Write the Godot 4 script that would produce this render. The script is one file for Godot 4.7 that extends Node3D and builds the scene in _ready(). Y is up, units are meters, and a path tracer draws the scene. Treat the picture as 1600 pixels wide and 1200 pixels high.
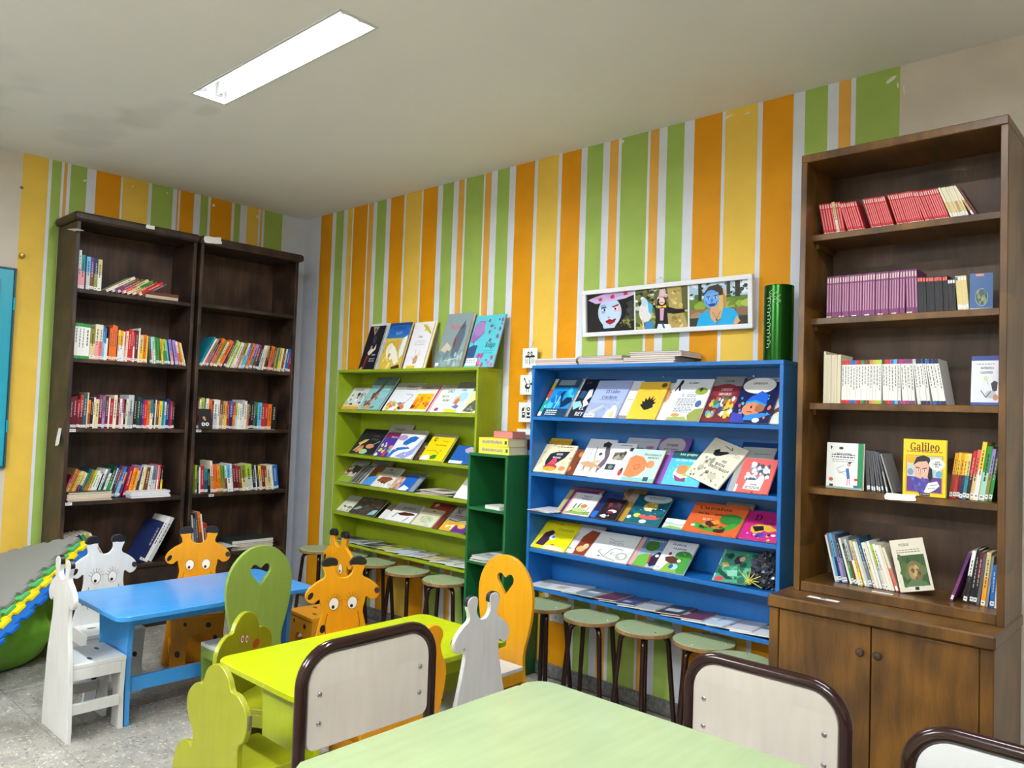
extends Node3D
# A children's reading room: corner at the origin, left wall on x = 0, striped wall on z = 0, y up, metres.

const ROOM_H := 2.79
var mats := {}
var used := {}
var painter: Image
var cover_cell := {}
var atlas_mat: StandardMaterial3D
var rng := RandomNumberGenerator.new()

const TINT := {
	"white": "eceae4", "cream": "e6dcc0", "red": "c8242a", "crimson": "a8152f", "maroon": "641422", "brick": "9a3a26", "pink": "e79aa0", "coral": "e8655c",
	"orange": "e8721c", "amber": "f0a020", "yellow": "ecd034", "lime": "a8cc3c", "green": "2f8f3e", "pine": "1c4a30", "teal": "1f8a98", "petrol": "14506a", "sky": "5fb4e0",
	"blue": "1f66b4", "navy": "1c2a58", "purple": "5a2a70", "violet": "a48ad0", "plum": "7c3a6c", "grey": "9a9a98", "silver": "c4c6c8", "slate": "6c7a88", "black": "1a1a1e", "brown": "6e4426", "tan": "b8905e",
	"olive": "8a8434", "magenta": "c02878", "smoke": "55565a", "straw": "d8c68a", "mint": "a8d8c4"}


class MB:
	## collects triangles for one mesh
	var v := PackedVector3Array()
	var n := PackedVector3Array()
	var u := PackedVector2Array()
	var c := PackedColorArray()
	var col := Color.WHITE
	var xf := Transform3D.IDENTITY

	func tint(hex) -> MB:
		col = (hex if hex is Color else Color(hex)).srgb_to_linear()
		return self

	func vert(p: Vector3, nn: Vector3, uv: Vector2) -> void:
		v.append(xf * p)
		n.append((xf.basis * nn).normalized())
		u.append(uv)
		c.append(col)

	func tri(a: Vector3, b: Vector3, d: Vector3, na: Vector3, nb: Vector3, nd: Vector3, ua := Vector2.ZERO, ub := Vector2.ZERO, ud := Vector2.ZERO) -> void:
		# given counter-clockwise; stored clockwise
		if (b - a).cross(d - a).dot(na + nb + nd) < 0.0:
			vert(a, na, ua); vert(b, nb, ub); vert(d, nd, ud)
		else:
			vert(a, na, ua); vert(d, nd, ud); vert(b, nb, ub)

	func quad(a: Vector3, b: Vector3, d: Vector3, e: Vector3, nn: Vector3, uvs := []) -> void:
		var q: Array = uvs if uvs.size() == 4 else [Vector2.ZERO, Vector2.ZERO, Vector2.ZERO, Vector2.ZERO]
		tri(a, b, d, nn, nn, nn, q[0], q[1], q[2])
		tri(a, d, e, nn, nn, nn, q[0], q[2], q[3])

	func qo(a: Vector3, b: Vector3, d: Vector3, e: Vector3, center: Vector3) -> void:
		var nn := (b - a).cross(d - a).normalized()
		if nn.dot((a + b + d + e) * 0.25 - center) < 0.0:
			nn = -nn
		quad(a, b, d, e, nn)

	func box(lo: Vector3, hi: Vector3, bev := 0.0) -> MB:
		var ce := (lo + hi) * 0.5
		var h := (hi - lo) * 0.5
		h = h.abs()
		bev = minf(bev, minf(h.x, minf(h.y, h.z)) * 0.9)
		var i := h - Vector3.ONE * bev
		for ax in 3:
			var b1 := (ax + 1) % 3
			var b2 := (ax + 2) % 3
			for s in [-1.0, 1.0]:
				var pts := []
				for k in [[-1, -1], [1, -1], [1, 1], [-1, 1]]:
					var p := Vector3.ZERO
					p[ax] = s * h[ax]
					p[b1] = k[0] * i[b1]
					p[b2] = k[1] * i[b2]
					pts.append(ce + p)
				var nn := Vector3.ZERO
				nn[ax] = s
				quad(pts[0], pts[1], pts[2], pts[3], nn)
		if bev > 0.0:
			for ax in 3:
				var b1 := (ax + 1) % 3
				var b2 := (ax + 2) % 3
				for s1 in [-1.0, 1.0]:
					for s2 in [-1.0, 1.0]:
						var pts := []
						for k in [[-1, 0], [1, 0], [1, 1], [-1, 1]]:
							var p := Vector3.ZERO
							p[ax] = k[0] * i[ax]
							p[b1] = s1 * (h[b1] if k[1] == 0 else i[b1])
							p[b2] = s2 * (i[b2] if k[1] == 0 else h[b2])
							pts.append(ce + p)
						qo(pts[0], pts[1], pts[2], pts[3], ce)
			for sx in [-1.0, 1.0]:
				for sy in [-1.0, 1.0]:
					for sz in [-1.0, 1.0]:
						var s := Vector3(sx, sy, sz)
						var nn := s.normalized()
						tri(ce + s * Vector3(h.x, i.y, i.z), ce + s * Vector3(i.x, h.y, i.z), ce + s * Vector3(i.x, i.y, h.z), nn, nn, nn)
		return self

	## extrudes a closed outline (x, y) between z0 and z1; sides only for edges off the seam line x = seam
	func extrude(poly: PackedVector2Array, z0: float, z1: float, bev := 0.0, seam := INF, smooth := true) -> MB:
		var p := poly
		if Geometry2D.is_polygon_clockwise(p):
			p = p.duplicate()
			p.reverse()
		# Godot calls y-down clockwise; settle by signed area
		var area := 0.0
		for i in p.size():
			area += p[i].cross(p[(i + 1) % p.size()])
		if area < 0.0:
			p = p.duplicate()
			p.reverse()
		var m := p.size()
		var en := []
		for i in m:
			var d := p[(i + 1) % m] - p[i]
			en.append(Vector2(d.y, -d.x).normalized())
		var vn := []
		for i in m:
			var s: Vector2 = en[i] + en[(i + m - 1) % m]
			vn.append(s.normalized() if s.length() > 0.001 else en[i])
		var inner := PackedVector2Array()
		for i in m:
			var onseam: bool = absf(p[i].x - seam) < 1e-5
			inner.append(p[i] if bev == 0.0 or onseam else p[i] - vn[i] * bev)
		var idx := Geometry2D.triangulate_polygon(inner)
		if idx.is_empty():
			idx = Geometry2D.triangulate_polygon(p)
			inner = p
		for side in 2:
			var z := z1 if side == 0 else z0
			var nn := Vector3(0, 0, 1.0 if z1 > z0 else -1.0) * (1.0 if side == 0 else -1.0)
			for k in range(0, idx.size(), 3):
				var a := inner[idx[k]]; var b := inner[idx[k + 1]]; var d := inner[idx[k + 2]]
				tri(Vector3(a.x, a.y, z), Vector3(b.x, b.y, z), Vector3(d.x, d.y, z), nn, nn, nn, a, b, d)
		var dz := signf(z1 - z0) * bev
		for i in m:
			var j := (i + 1) % m
			if absf(p[i].x - seam) < 1e-5 and absf(p[j].x - seam) < 1e-5:
				continue
			var e3 := Vector3(en[i].x, en[i].y, 0)
			var n1 := e3
			var n2 := e3
			if smooth:
				if en[i].dot(en[(i + m - 1) % m]) > 0.6: n1 = Vector3(vn[i].x, vn[i].y, 0)
				if en[i].dot(en[j]) > 0.6: n2 = Vector3(vn[j].x, vn[j].y, 0)
			var a0 := Vector3(p[i].x, p[i].y, z0 + dz); var b0 := Vector3(p[j].x, p[j].y, z0 + dz)
			var a1 := Vector3(p[i].x, p[i].y, z1 - dz); var b1 := Vector3(p[j].x, p[j].y, z1 - dz)
			tri(a0, b0, b1, n1, n2, n2)
			tri(a0, b1, a1, n1, n2, n1)
			if bev > 0.0:
				for side in 2:
					var zz := z1 if side == 0 else z0
					var ze := z1 - dz if side == 0 else z0 + dz
					var zn := Vector3(0, 0, signf(zz - ze))
					var q0 := Vector3(inner[i].x, inner[i].y, zz); var q1 := Vector3(inner[j].x, inner[j].y, zz)
					var w0 := Vector3(p[i].x, p[i].y, ze); var w1 := Vector3(p[j].x, p[j].y, ze)
					tri(w0, w1, q1, (n1 + zn).normalized(), (n2 + zn).normalized(), (n2 + zn).normalized())
					tri(w0, q1, q0, (n1 + zn).normalized(), (n2 + zn).normalized(), (n1 + zn).normalized())
		return self

	func tube(pts: Array, r: float, seg := 10, caps := true) -> MB:
		var m := pts.size()
		var t0: Vector3 = (pts[1] - pts[0]).normalized()
		var side := t0.cross(Vector3.UP if absf(t0.y) < 0.9 else Vector3.RIGHT).normalized()
		var rings := []
		for i in m:
			var t: Vector3
			if i == 0: t = pts[1] - pts[0]
			elif i == m - 1: t = pts[i] - pts[i - 1]
			else: t = (pts[i + 1] - pts[i]).normalized() + (pts[i] - pts[i - 1]).normalized()
			t = t.normalized()
			side = (side - t * side.dot(t)).normalized()
			var up := t.cross(side)
			var ring := []
			for k in seg:
				var a := TAU * k / seg
				ring.append(side * cos(a) + up * sin(a))
			rings.append(ring)
		for i in m - 1:
			for k in seg:
				var l := (k + 1) % seg
				var a: Vector3 = rings[i][k]; var b: Vector3 = rings[i][l]; var d: Vector3 = rings[i + 1][l]; var e: Vector3 = rings[i + 1][k]
				tri(pts[i] + a * r, pts[i] + b * r, pts[i + 1] + d * r, a, b, d)
				tri(pts[i] + a * r, pts[i + 1] + d * r, pts[i + 1] + e * r, a, d, e)
		if caps:
			for q in [[0, -1.0], [m - 1, 1.0]]:
				var at: Vector3 = pts[q[0]]
				var nn: Vector3 = ((pts[1] - pts[0]) if q[0] == 0 else (pts[m - 1] - pts[m - 2])).normalized() * q[1]
				for k in seg:
					tri(at, at + rings[q[0]][k] * r, at + rings[q[0]][(k + 1) % seg] * r, nn, nn, nn)
		return self

	## profile of (radius, y) turned about the y axis
	func lathe(prof: Array, seg := 24) -> MB:
		for i in prof.size() - 1:
			var p: Vector2 = prof[i]; var q: Vector2 = prof[i + 1]
			var d := q - p
			if d.length() < 1e-6:
				continue
			var nr := Vector2(d.y, -d.x).normalized()
			for k in seg:
				var a := TAU * k / seg; var b := TAU * (k + 1) / seg
				var ca := Vector3(cos(a), 0, sin(a)); var cb := Vector3(cos(b), 0, sin(b))
				var na := ca * nr.x + Vector3.UP * nr.y; var nb := cb * nr.x + Vector3.UP * nr.y
				tri(ca * p.x + Vector3.UP * p.y, cb * p.x + Vector3.UP * p.y, cb * q.x + Vector3.UP * q.y, na, nb, nb)
				tri(ca * p.x + Vector3.UP * p.y, cb * q.x + Vector3.UP * q.y, ca * q.x + Vector3.UP * q.y, na, nb, na)
		return self

	## a thin flat disc or any flat outline facing +z, slightly thick
	func disc(cx: float, cy: float, rx: float, ry: float, z: float, th := 0.0012, turn := 0.0, seg := 20) -> MB:
		var p := PackedVector2Array()
		for k in seg:
			var a := TAU * k / seg
			p.append(Vector2(cx, cy) + Vector2(cos(a) * rx, sin(a) * ry).rotated(turn))
		return extrude(p, z, z + th)

	func done(m: Material) -> ArrayMesh:
		var arr := []
		arr.resize(Mesh.ARRAY_MAX)
		arr[Mesh.ARRAY_VERTEX] = v
		arr[Mesh.ARRAY_NORMAL] = n
		arr[Mesh.ARRAY_TEX_UV] = u
		arr[Mesh.ARRAY_COLOR] = c
		var am := ArrayMesh.new()
		am.add_surface_from_arrays(Mesh.PRIMITIVE_TRIANGLES, arr)
		am.surface_set_material(0, m)
		return am


# ---------------------------------------------------------------- naming and tagging
func numbered(called: String) -> String:
	var k: int = used.get(called, 0)
	used[called] = k + 1
	return called if k == 0 else "%s_%03d" % [called, k]


func obj(called: String, mb: MB, m: Material, parent: Node = null) -> MeshInstance3D:
	var o := MeshInstance3D.new()
	o.mesh = mb.done(m)
	o.name = called if parent else numbered(called)
	(parent if parent else self).add_child(o, true)
	return o


func tag(o: Node, label: String, category: String, group := "") -> Node:
	o.set_meta("label", label)
	o.set_meta("category", category)
	if group:
		o.set_meta("group", group)
	return o


func thing(called: String, label: String, category: String, at := Vector3.ZERO, turn := 0.0, group := "") -> Node3D:
	var o := Node3D.new()
	o.name = numbered(called)
	add_child(o)
	o.position = at
	o.rotation_degrees.y = turn
	tag(o, label, category, group)
	return o


func struct(called: String, mb: MB, m: Material) -> MeshInstance3D:
	var o := obj(called, mb, m)
	o.set_meta("kind", "structure")
	return o


# ---------------------------------------------------------------- materials
func plain(hex: String, rough := 0.5, spec := 0.5) -> StandardMaterial3D:
	var key := "%s %s %s" % [hex, rough, spec]
	if not mats.has(key):
		var m := StandardMaterial3D.new()
		m.albedo_color = Color(hex)
		m.roughness = rough
		m.metallic_specular = spec
		m.resource_name = "plain_" + hex
		mats[key] = m
	return mats[key]


func noise(freq: float, seed_ := 1, oct := 4) -> FastNoiseLite:
	var f := FastNoiseLite.new()
	f.seed = seed_
	f.frequency = freq
	f.fractal_octaves = oct
	return f


func tex(size: Vector2i, fill: Callable) -> ImageTexture:
	var im := Image.create(size.x, size.y, false, Image.FORMAT_RGB8)
	for y in size.y:
		for x in size.x:
			im.set_pixel(x, y, fill.call(x, y))
	return ImageTexture.create_from_image(im)


func seamless(f: FastNoiseLite, size: int) -> Image:
	return f.get_seamless_image(size, size, false, false, 0.25)


func wood(name_: String, dark: String, light: String, rough: float, seed_: int, scale := 1.0, coat := 0.0) -> StandardMaterial3D:
	var a := noise(0.02, seed_); var b := noise(0.3, seed_ + 7, 2); var w := noise(0.006, seed_ + 3, 2)
	var c0 := Color(dark); var c1 := Color(light)
	var t := tex(Vector2i(384, 384), func(x, y):
		# grain runs along v; wrap x by blending, so that the repeat does not show
		var k := func(xx): return 0.5 + 0.38 * a.get_noise_2d(xx * 3.0 + 24.0 * w.get_noise_2d(xx, y), y * 0.2) + 0.2 * b.get_noise_2d(xx * 3.0, y * 0.1) + 0.75 * w.get_noise_2d(xx * 1.5, y * 1.2)
		var f: float = x / 384.0
		var g: float = lerpf(k.call(x), k.call(x + 384.0), 0.0) if f > 0.15 else lerpf(k.call(x + 384.0), k.call(x), f / 0.15)
		return c0.lerp(c1, clampf(g, 0.0, 1.0)))
	var m := StandardMaterial3D.new()
	m.resource_name = name_
	m.albedo_texture = t
	m.roughness = rough
	m.uv1_triplanar = true
	m.uv1_scale = Vector3.ONE * scale
	m.clearcoat_enabled = coat > 0.0
	m.clearcoat = coat
	m.clearcoat_roughness = 0.25
	return m


func painted(name_: String, hex: String, rough: float, amount := 0.08) -> StandardMaterial3D:
	# brushed enamel with faint streaks
	if not mats.has("streak"):
		var a := noise(0.03, 5); var b := noise(0.008, 9, 3)
		mats["streak"] = tex(Vector2i(256, 256), func(x, y):
			var g: float = 0.965 + 0.025 * a.get_noise_2d(x * 3.0, y * 0.4) + 0.035 * b.get_noise_2d(x, y)
			return Color(g, g, g))
	var m := StandardMaterial3D.new()
	m.resource_name = name_
	m.albedo_color = Color(hex)
	m.albedo_texture = mats["streak"]
	m.roughness = rough
	m.uv1_triplanar = true
	m.uv1_scale = Vector3.ONE * 1.3
	return m


func vc(rough := 0.5, spec := 0.5) -> StandardMaterial3D:
	var key := "vc %s %s" % [rough, spec]
	if not mats.has(key):
		var m := StandardMaterial3D.new()
		m.vertex_color_use_as_albedo = true
		m.roughness = rough
		m.metallic_specular = spec
		m.resource_name = "coloured"
		mats[key] = m
	return mats[key]


# ---------------------------------------------------------------- painting flat prints into an image
func fill_poly(o: Rect2i, pts: PackedVector2Array, col: Color) -> void:
	var lo := INF; var hi := -INF
	for p in pts:
		lo = minf(lo, p.y); hi = maxf(hi, p.y)
	for y in range(maxi(floori(lo), 0), mini(ceili(hi), o.size.y)):
		var yc := y + 0.5
		var xs := []
		for i in pts.size():
			var a := pts[i]; var b := pts[(i + 1) % pts.size()]
			if (a.y <= yc) != (b.y <= yc):
				xs.append(a.x + (yc - a.y) / (b.y - a.y) * (b.x - a.x))
		xs.sort()
		for k in range(0, xs.size() - 1, 2):
			var x0 := clampi(roundi(xs[k]), 0, o.size.x); var x1 := clampi(roundi(xs[k + 1]), 0, o.size.x)
			if x1 > x0:
				painter.fill_rect(Rect2i(o.position.x + x0, o.position.y + y, x1 - x0, 1), col)


var glyphs := {}
func text_tris(s: String, serif: bool) -> PackedVector3Array:
	var key := s + ("1" if serif else "0")
	if not glyphs.has(key):
		var tm := TextMesh.new()
		var f := SystemFont.new()
		f.font_names = PackedStringArray(["Droid Serif" if serif else "Droid Sans"])
		f.font_weight = 700
		tm.font = f
		tm.text = s
		tm.depth = 0.0
		tm.font_size = 32
		tm.pixel_size = 1.0
		tm.curve_step = 1.0
		var arr := tm.get_mesh_arrays()
		var vs: PackedVector3Array = arr[Mesh.ARRAY_VERTEX]
		var ix = arr[Mesh.ARRAY_INDEX]
		var out := PackedVector3Array()
		if ix != null and ix.size():
			for i in ix: out.append(vs[i])
		else:
			out = vs
		glyphs[key] = out
	return glyphs[key]


func paint_text(o: Rect2i, cx: float, cy: float, size: float, col: Color, s: String, serif: bool, turn := 0.0) -> void:
	var t := text_tris(s, serif)
	var k := size / 32.0
	for i in range(0, t.size() - 2, 3):
		var p := PackedVector2Array()
		for j in 3:
			p.append(Vector2(cx, cy) + Vector2(t[i + j].x, -t[i + j].y).rotated(turn) * k)
		fill_poly(o, p, col)


## draws a list of marks: coordinates are percents of the cell, colours are hex
func draw(o: Rect2i, marks: String) -> void:
	var w := o.size.x / 100.0; var h := o.size.y / 100.0
	for line in marks.split(";", false):
		var a := line.strip_edges().split(" ", false)
		var f := func(i): return a[i].to_float()
		match a[0]:
			"bg": painter.fill_rect(o, Color(a[1]))
			"re": fill_poly(o, PackedVector2Array([Vector2(f.call(1) * w, f.call(2) * h), Vector2(f.call(3) * w, f.call(2) * h), Vector2(f.call(3) * w, f.call(4) * h), Vector2(f.call(1) * w, f.call(4) * h)]), Color(a[5]))
			"el":
				var p := PackedVector2Array()
				for k in 28:
					p.append(Vector2((f.call(1) + cos(TAU * k / 28.0) * f.call(3)) * w, (f.call(2) + sin(TAU * k / 28.0) * f.call(4)) * h))
				fill_poly(o, p, Color(a[5]))
			"ln":
				var p0 := Vector2(f.call(1) * w, f.call(2) * h); var p1 := Vector2(f.call(3) * w, f.call(4) * h)
				var s: Vector2 = (p1 - p0).orthogonal().normalized() * f.call(5) * w * 0.5
				fill_poly(o, PackedVector2Array([p0 + s, p1 + s, p1 - s, p0 - s]), Color(a[6]))
			"po":
				var p := PackedVector2Array()
				for k in range(2, a.size() - 1, 2):
					p.append(Vector2(f.call(k) * w, f.call(k + 1) * h))
				fill_poly(o, p, Color(a[1]))
			"tx", "ts": paint_text(o, f.call(1) * w, f.call(2) * h, f.call(3) * h, Color(a[4]), a[5].replace("_", " "), a[0] == "ts", deg_to_rad(a[6].to_float()) if a.size() > 6 else 0.0)
			"sq":  # lines of small unreadable print: x0 y0 x1 count step colour
				for k in int(f.call(4)):
					var y: float = f.call(2) + k * f.call(5)
					var x: float = f.call(1)
					while x < f.call(3):
						var l: float = rng.randf_range(3, 9)
						fill_poly(o, PackedVector2Array([Vector2(x * w, y * h), Vector2(minf(x + l, f.call(3)) * w, y * h), Vector2(minf(x + l, f.call(3)) * w, (y + f.call(5) * 0.45) * h), Vector2(x * w, (y + f.call(5) * 0.45) * h)]), Color(a[6]))
						x += l + 2.0
			"bl":  # scattered blobs: count x0 y0 x1 y1 radius colours...
				for k in int(f.call(1)):
					var q := Vector2(rng.randf_range(f.call(2), f.call(4)), rng.randf_range(f.call(3), f.call(5)))
					var p := PackedVector2Array()
					var r0: float = f.call(6) * rng.randf_range(0.5, 1.3)
					for j in 9:
						p.append(Vector2((q.x + cos(TAU * j / 9.0) * r0 * rng.randf_range(0.6, 1.2)) * w, (q.y + sin(TAU * j / 9.0) * r0 * rng.randf_range(0.6, 1.2)) * h))
					fill_poly(o, p, Color(a[7 + rng.randi() % (a.size() - 7)]))


func catmull(pts: Array, sub := 5) -> PackedVector2Array:
	var out := PackedVector2Array()
	var m := pts.size()
	for i in m:
		var p0: Vector2 = pts[(i + m - 1) % m]; var p1: Vector2 = pts[i]; var p2: Vector2 = pts[(i + 1) % m]; var p3: Vector2 = pts[(i + 2) % m]
		for k in sub:
			out.append(p1.cubic_interpolate(p2, p0, p3, float(k) / sub))
	return out


func mirrored(half: Array) -> Array:
	# half runs from top centre (x = 0) down the right side to the bottom; the left side is its mirror image
	var out := half.duplicate()
	for i in range(half.size() - 1, -1, -1):
		if absf(half[i].x) > 1e-4:
			out.append(Vector2(-half[i].x, half[i].y))
	return out


func rounded_rect(x0: float, y0: float, x1: float, y1: float, r: Array, seg := 6) -> PackedVector2Array:
	# r: radii at (x0,y0), (x1,y0), (x1,y1), (x0,y1)
	var out := PackedVector2Array()
	var cs := [[x0, y0, 1, 1, PI], [x1, y0, -1, 1, 1.5 * PI], [x1, y1, -1, -1, 0.0], [x0, y1, 1, -1, 0.5 * PI]]
	for i in 4:
		var c: Array = cs[i]
		var rr: float = r[i]
		for k in seg + 1:
			var a: float = c[4] + PI / 2 * k / seg
			out.append(Vector2(c[0] + c[2] * rr + cos(a) * rr, c[1] + c[3] * rr + sin(a) * rr))
	return out


func _ready() -> void:
	rng.seed = 20240
	set_camera_and_light()
	make_materials()
	room()
	ceiling_lamps()
	left_bookcases()
	right_bookcase()
	racks()
	cover_art()
	display_books()
	book_rows()
	flat_things()
	stools()
	tables_and_kid_chairs()
	beige_chairs()
	mats_and_bag()
	small_things()


# ---------------------------------------------------------------- camera, light, exposure
func set_camera_and_light() -> void:
	var cam := Camera3D.new()
	cam.name = "camera"
	add_child(cam)
	cam.position = Vector3(5.13484, 1.36928, 3.21027)
	cam.rotation_degrees = Vector3(2.24702, 42.61375, 1.95993)
	cam.fov = rad_to_deg(2.0 * atan(600.0 / 1211.47))
	cam.near = 0.05
	cam.far = 60.0
	cam.current = true
	var we := WorldEnvironment.new()
	we.name = "world"
	var e := Environment.new()
	e.background_mode = Environment.BG_COLOR
	e.background_color = Color(0.6, 0.65, 0.7)
	e.tonemap_mode = Environment.TONE_MAPPER_LINEAR
	e.tonemap_exposure = 1.35
	e.sdfgi_enabled = true
	e.ssao_enabled = true
	e.ssil_enabled = true
	we.environment = e
	add_child(we)


const LAMPS := [Vector3(2.235, ROOM_H, 1.58), Vector3(4.775, ROOM_H, 1.58), Vector3(2.3, 2.42, 4.3), Vector3(4.9, 2.42, 4.3)]  # first lamp is in view; the others are unseen and light walls, racks, ceiling
const LAMP_ENERGY := [4.2, 2.7, 4.6, 4.6]
const UP_ENERGY := 8.0  # upward part of the two unseen hanging lamps, set to brighten the ceiling


func ceiling_lamps() -> void:
	var tube_m := StandardMaterial3D.new()
	tube_m.albedo_color = Color(1, 1, 1)
	tube_m.emission_enabled = true
	tube_m.emission = Color(0.97, 0.985, 1.0)
	tube_m.emission_energy_multiplier = 2.2
	tube_m.resource_name = "glowing_tube"
	var refl := plain("f4f4f2", 0.3)
	var names := ["recessed fluorescent ceiling light with two glowing tubes above the blue table", "recessed fluorescent ceiling light over the pale green table, out of frame", "unseen hanging fluorescent light at the far side behind the camera, lighting walls and ceiling", "unseen hanging fluorescent light directly behind the camera, lighting walls and ceiling"]
	for i in LAMPS.size():
		var hung := i > 1
		var t := thing("unseen_hanging_light" if hung else "ceiling_light", names[i], "ceiling light", LAMPS[i])
		if hung:
			var body := MB.new().box(Vector3(-0.6, 0.03, -0.02), Vector3(0.6, 0.06, 0.02), 0.004)
			obj("body", body, plain("d8d8d4", 0.4), t)
			for x in [-0.5, 0.5]:
				obj("rod", MB.new().tube([Vector3(x, 0.06, 0), Vector3(x, ROOM_H - 2.42, 0)], 0.005, 8), plain("d8d8d4", 0.4), t)
		else:
			var fr := MB.new()
			for s in [-1.0, 1.0]:
				fr.box(Vector3(-0.585, -0.004, s * 0.0815 - 0.006), Vector3(0.585, 0.0, s * 0.0815 + 0.006), 0.001)
				fr.box(Vector3(s * 0.579 - 0.006, -0.004, -0.0755), Vector3(s * 0.579 + 0.006, 0.0, 0.0755), 0.001)
			obj("frame", fr, plain("d8d8d4", 0.4), t)
			var ho := MB.new()
			ho.box(Vector3(-0.572, 0.085, -0.078), Vector3(0.572, 0.09, 0.078))
			for s in [-1.0, 1.0]:
				ho.box(Vector3(-0.572, 0.0, s * 0.0765 - 0.0015), Vector3(0.572, 0.085, s * 0.0765 + 0.0015))
				ho.box(Vector3(s * 0.5705 - 0.0015, 0.0, -0.075), Vector3(s * 0.5705 + 0.0015, 0.085, 0.075))
			obj("reflector", ho, refl, t)
		for s in [-1.0, 1.0]:
			var tb := MB.new()
			tb.tube([Vector3(-0.53, 0.042, s * 0.038), Vector3(0.53, 0.042, s * 0.038)], 0.014, 12)
			obj("tube", tb, tube_m, t)
			for q in [-1.0, 1.0]:
				var so := MB.new()
				so.box(Vector3(q * 0.55 - 0.012, 0.015, s * 0.038 - 0.011), Vector3(q * 0.55 + 0.012, 0.06 if hung else 0.085, s * 0.038 + 0.011), 0.002)
				so.box(Vector3(q * 0.538 - 0.012, 0.02, s * 0.038 - 0.006), Vector3(q * 0.538 + 0.012, 0.03, s * 0.038 + 0.006))
				obj("socket", so, plain("b8bab8", 0.5), t)
		for up in (2 if hung else 1):
			var l := AreaLight3D.new()
			l.name = "lamp_light" if up == 0 else "lamp_light_upward"
			l.area_size = Vector2(1.04, 0.13)
			l.light_color = Color(0.95, 0.975, 1.0)
			l.light_energy = LAMP_ENERGY[i] if up == 0 else UP_ENERGY
			l.area_range = 12.0
			l.shadow_enabled = true
			l.rotation_degrees.x = -90.0 if up == 0 else 90.0
			l.position = Vector3(0, 0.012 if up == 0 else 0.075, 0)
			t.add_child(l)


func make_materials() -> void:
	mats["dark"] = wood("dark_stained_wood", "1e1410", "4a3424", 0.5, 11, 1.6)
	mats["dark_back"] = wood("dark_plywood", "2c1e16", "5a4030", 0.55, 23, 1.2)
	mats["brown"] = wood("brown_varnished_wood", "452d0e", "79521c", 0.36, 31, 1.1, 0.15)
	mats["brown_back"] = wood("brown_plywood", "3e2c1c", "604834", 0.5, 41, 1.0)
	mats["edge_wood"] = wood("plywood_edge", "6e4c2c", "a07a4c", 0.6, 51, 3.0)
	mats["lime"] = painted("lime_enamel", "92a61a", 0.35)
	mats["blue_rack"] = painted("blue_enamel", "1a6cb8", 0.35)
	mats["pine"] = painted("dark_green_enamel", "1e6a38", 0.35)
	mats["table_blue"] = painted("sky_blue_enamel", "3f97e0", 0.2)
	mats["chartreuse"] = painted("chartreuse_enamel", "bccb0c", 0.28)
	mats["clover"] = painted("clover_green_enamel", "989c12", 0.35)
	mats["giraffe"] = painted("orange_yellow_enamel", "e59a10", 0.35)
	mats["white_paint"] = painted("white_enamel", "dfdfdc", 0.4)
	mats["heart_green"] = painted("leaf_green_enamel", "8aa548", 0.35)
	mats["heart_yellow"] = painted("warm_yellow_enamel", "eaa414", 0.35)
	mats["laminate"] = painted("pale_green_laminate", "a2b286", 0.22)
	mats["stool_top"] = painted("dull_green_laminate", "a4b488", 0.35)
	mats["beige"] = painted("beige_laminate", "d8d0c4", 0.35)
	mats["tube"] = plain("28130f", 0.16)
	mats["steel"] = plain("c8c8c8", 0.25)
	mats["steel"].metallic = 1.0
	mats["paper"] = plain("eeeeea", 0.7)
	mats["black"] = plain("17151a", 0.4)


# ---------------------------------------------------------------- the room
const STRIPE := {"o": "e2980a", "y": "eec550", "g": "a2bd5a", "w": "e2e6f0", "t": "e6ac4a", "b": "d6ccba"}


func stripe_face(mb: MB, at: Callable, cuts: Array, nn: Vector3) -> void:
	# cuts: alternating start, colour key; each strip runs to the next start
	for i in range(0, cuts.size() - 2, 2):
		mb.tint(STRIPE[cuts[i + 1]])
		mb.quad(at.call(cuts[i], 0.0), at.call(cuts[i + 2], 0.0), at.call(cuts[i + 2], ROOM_H), at.call(cuts[i], ROOM_H), nn)


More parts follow.
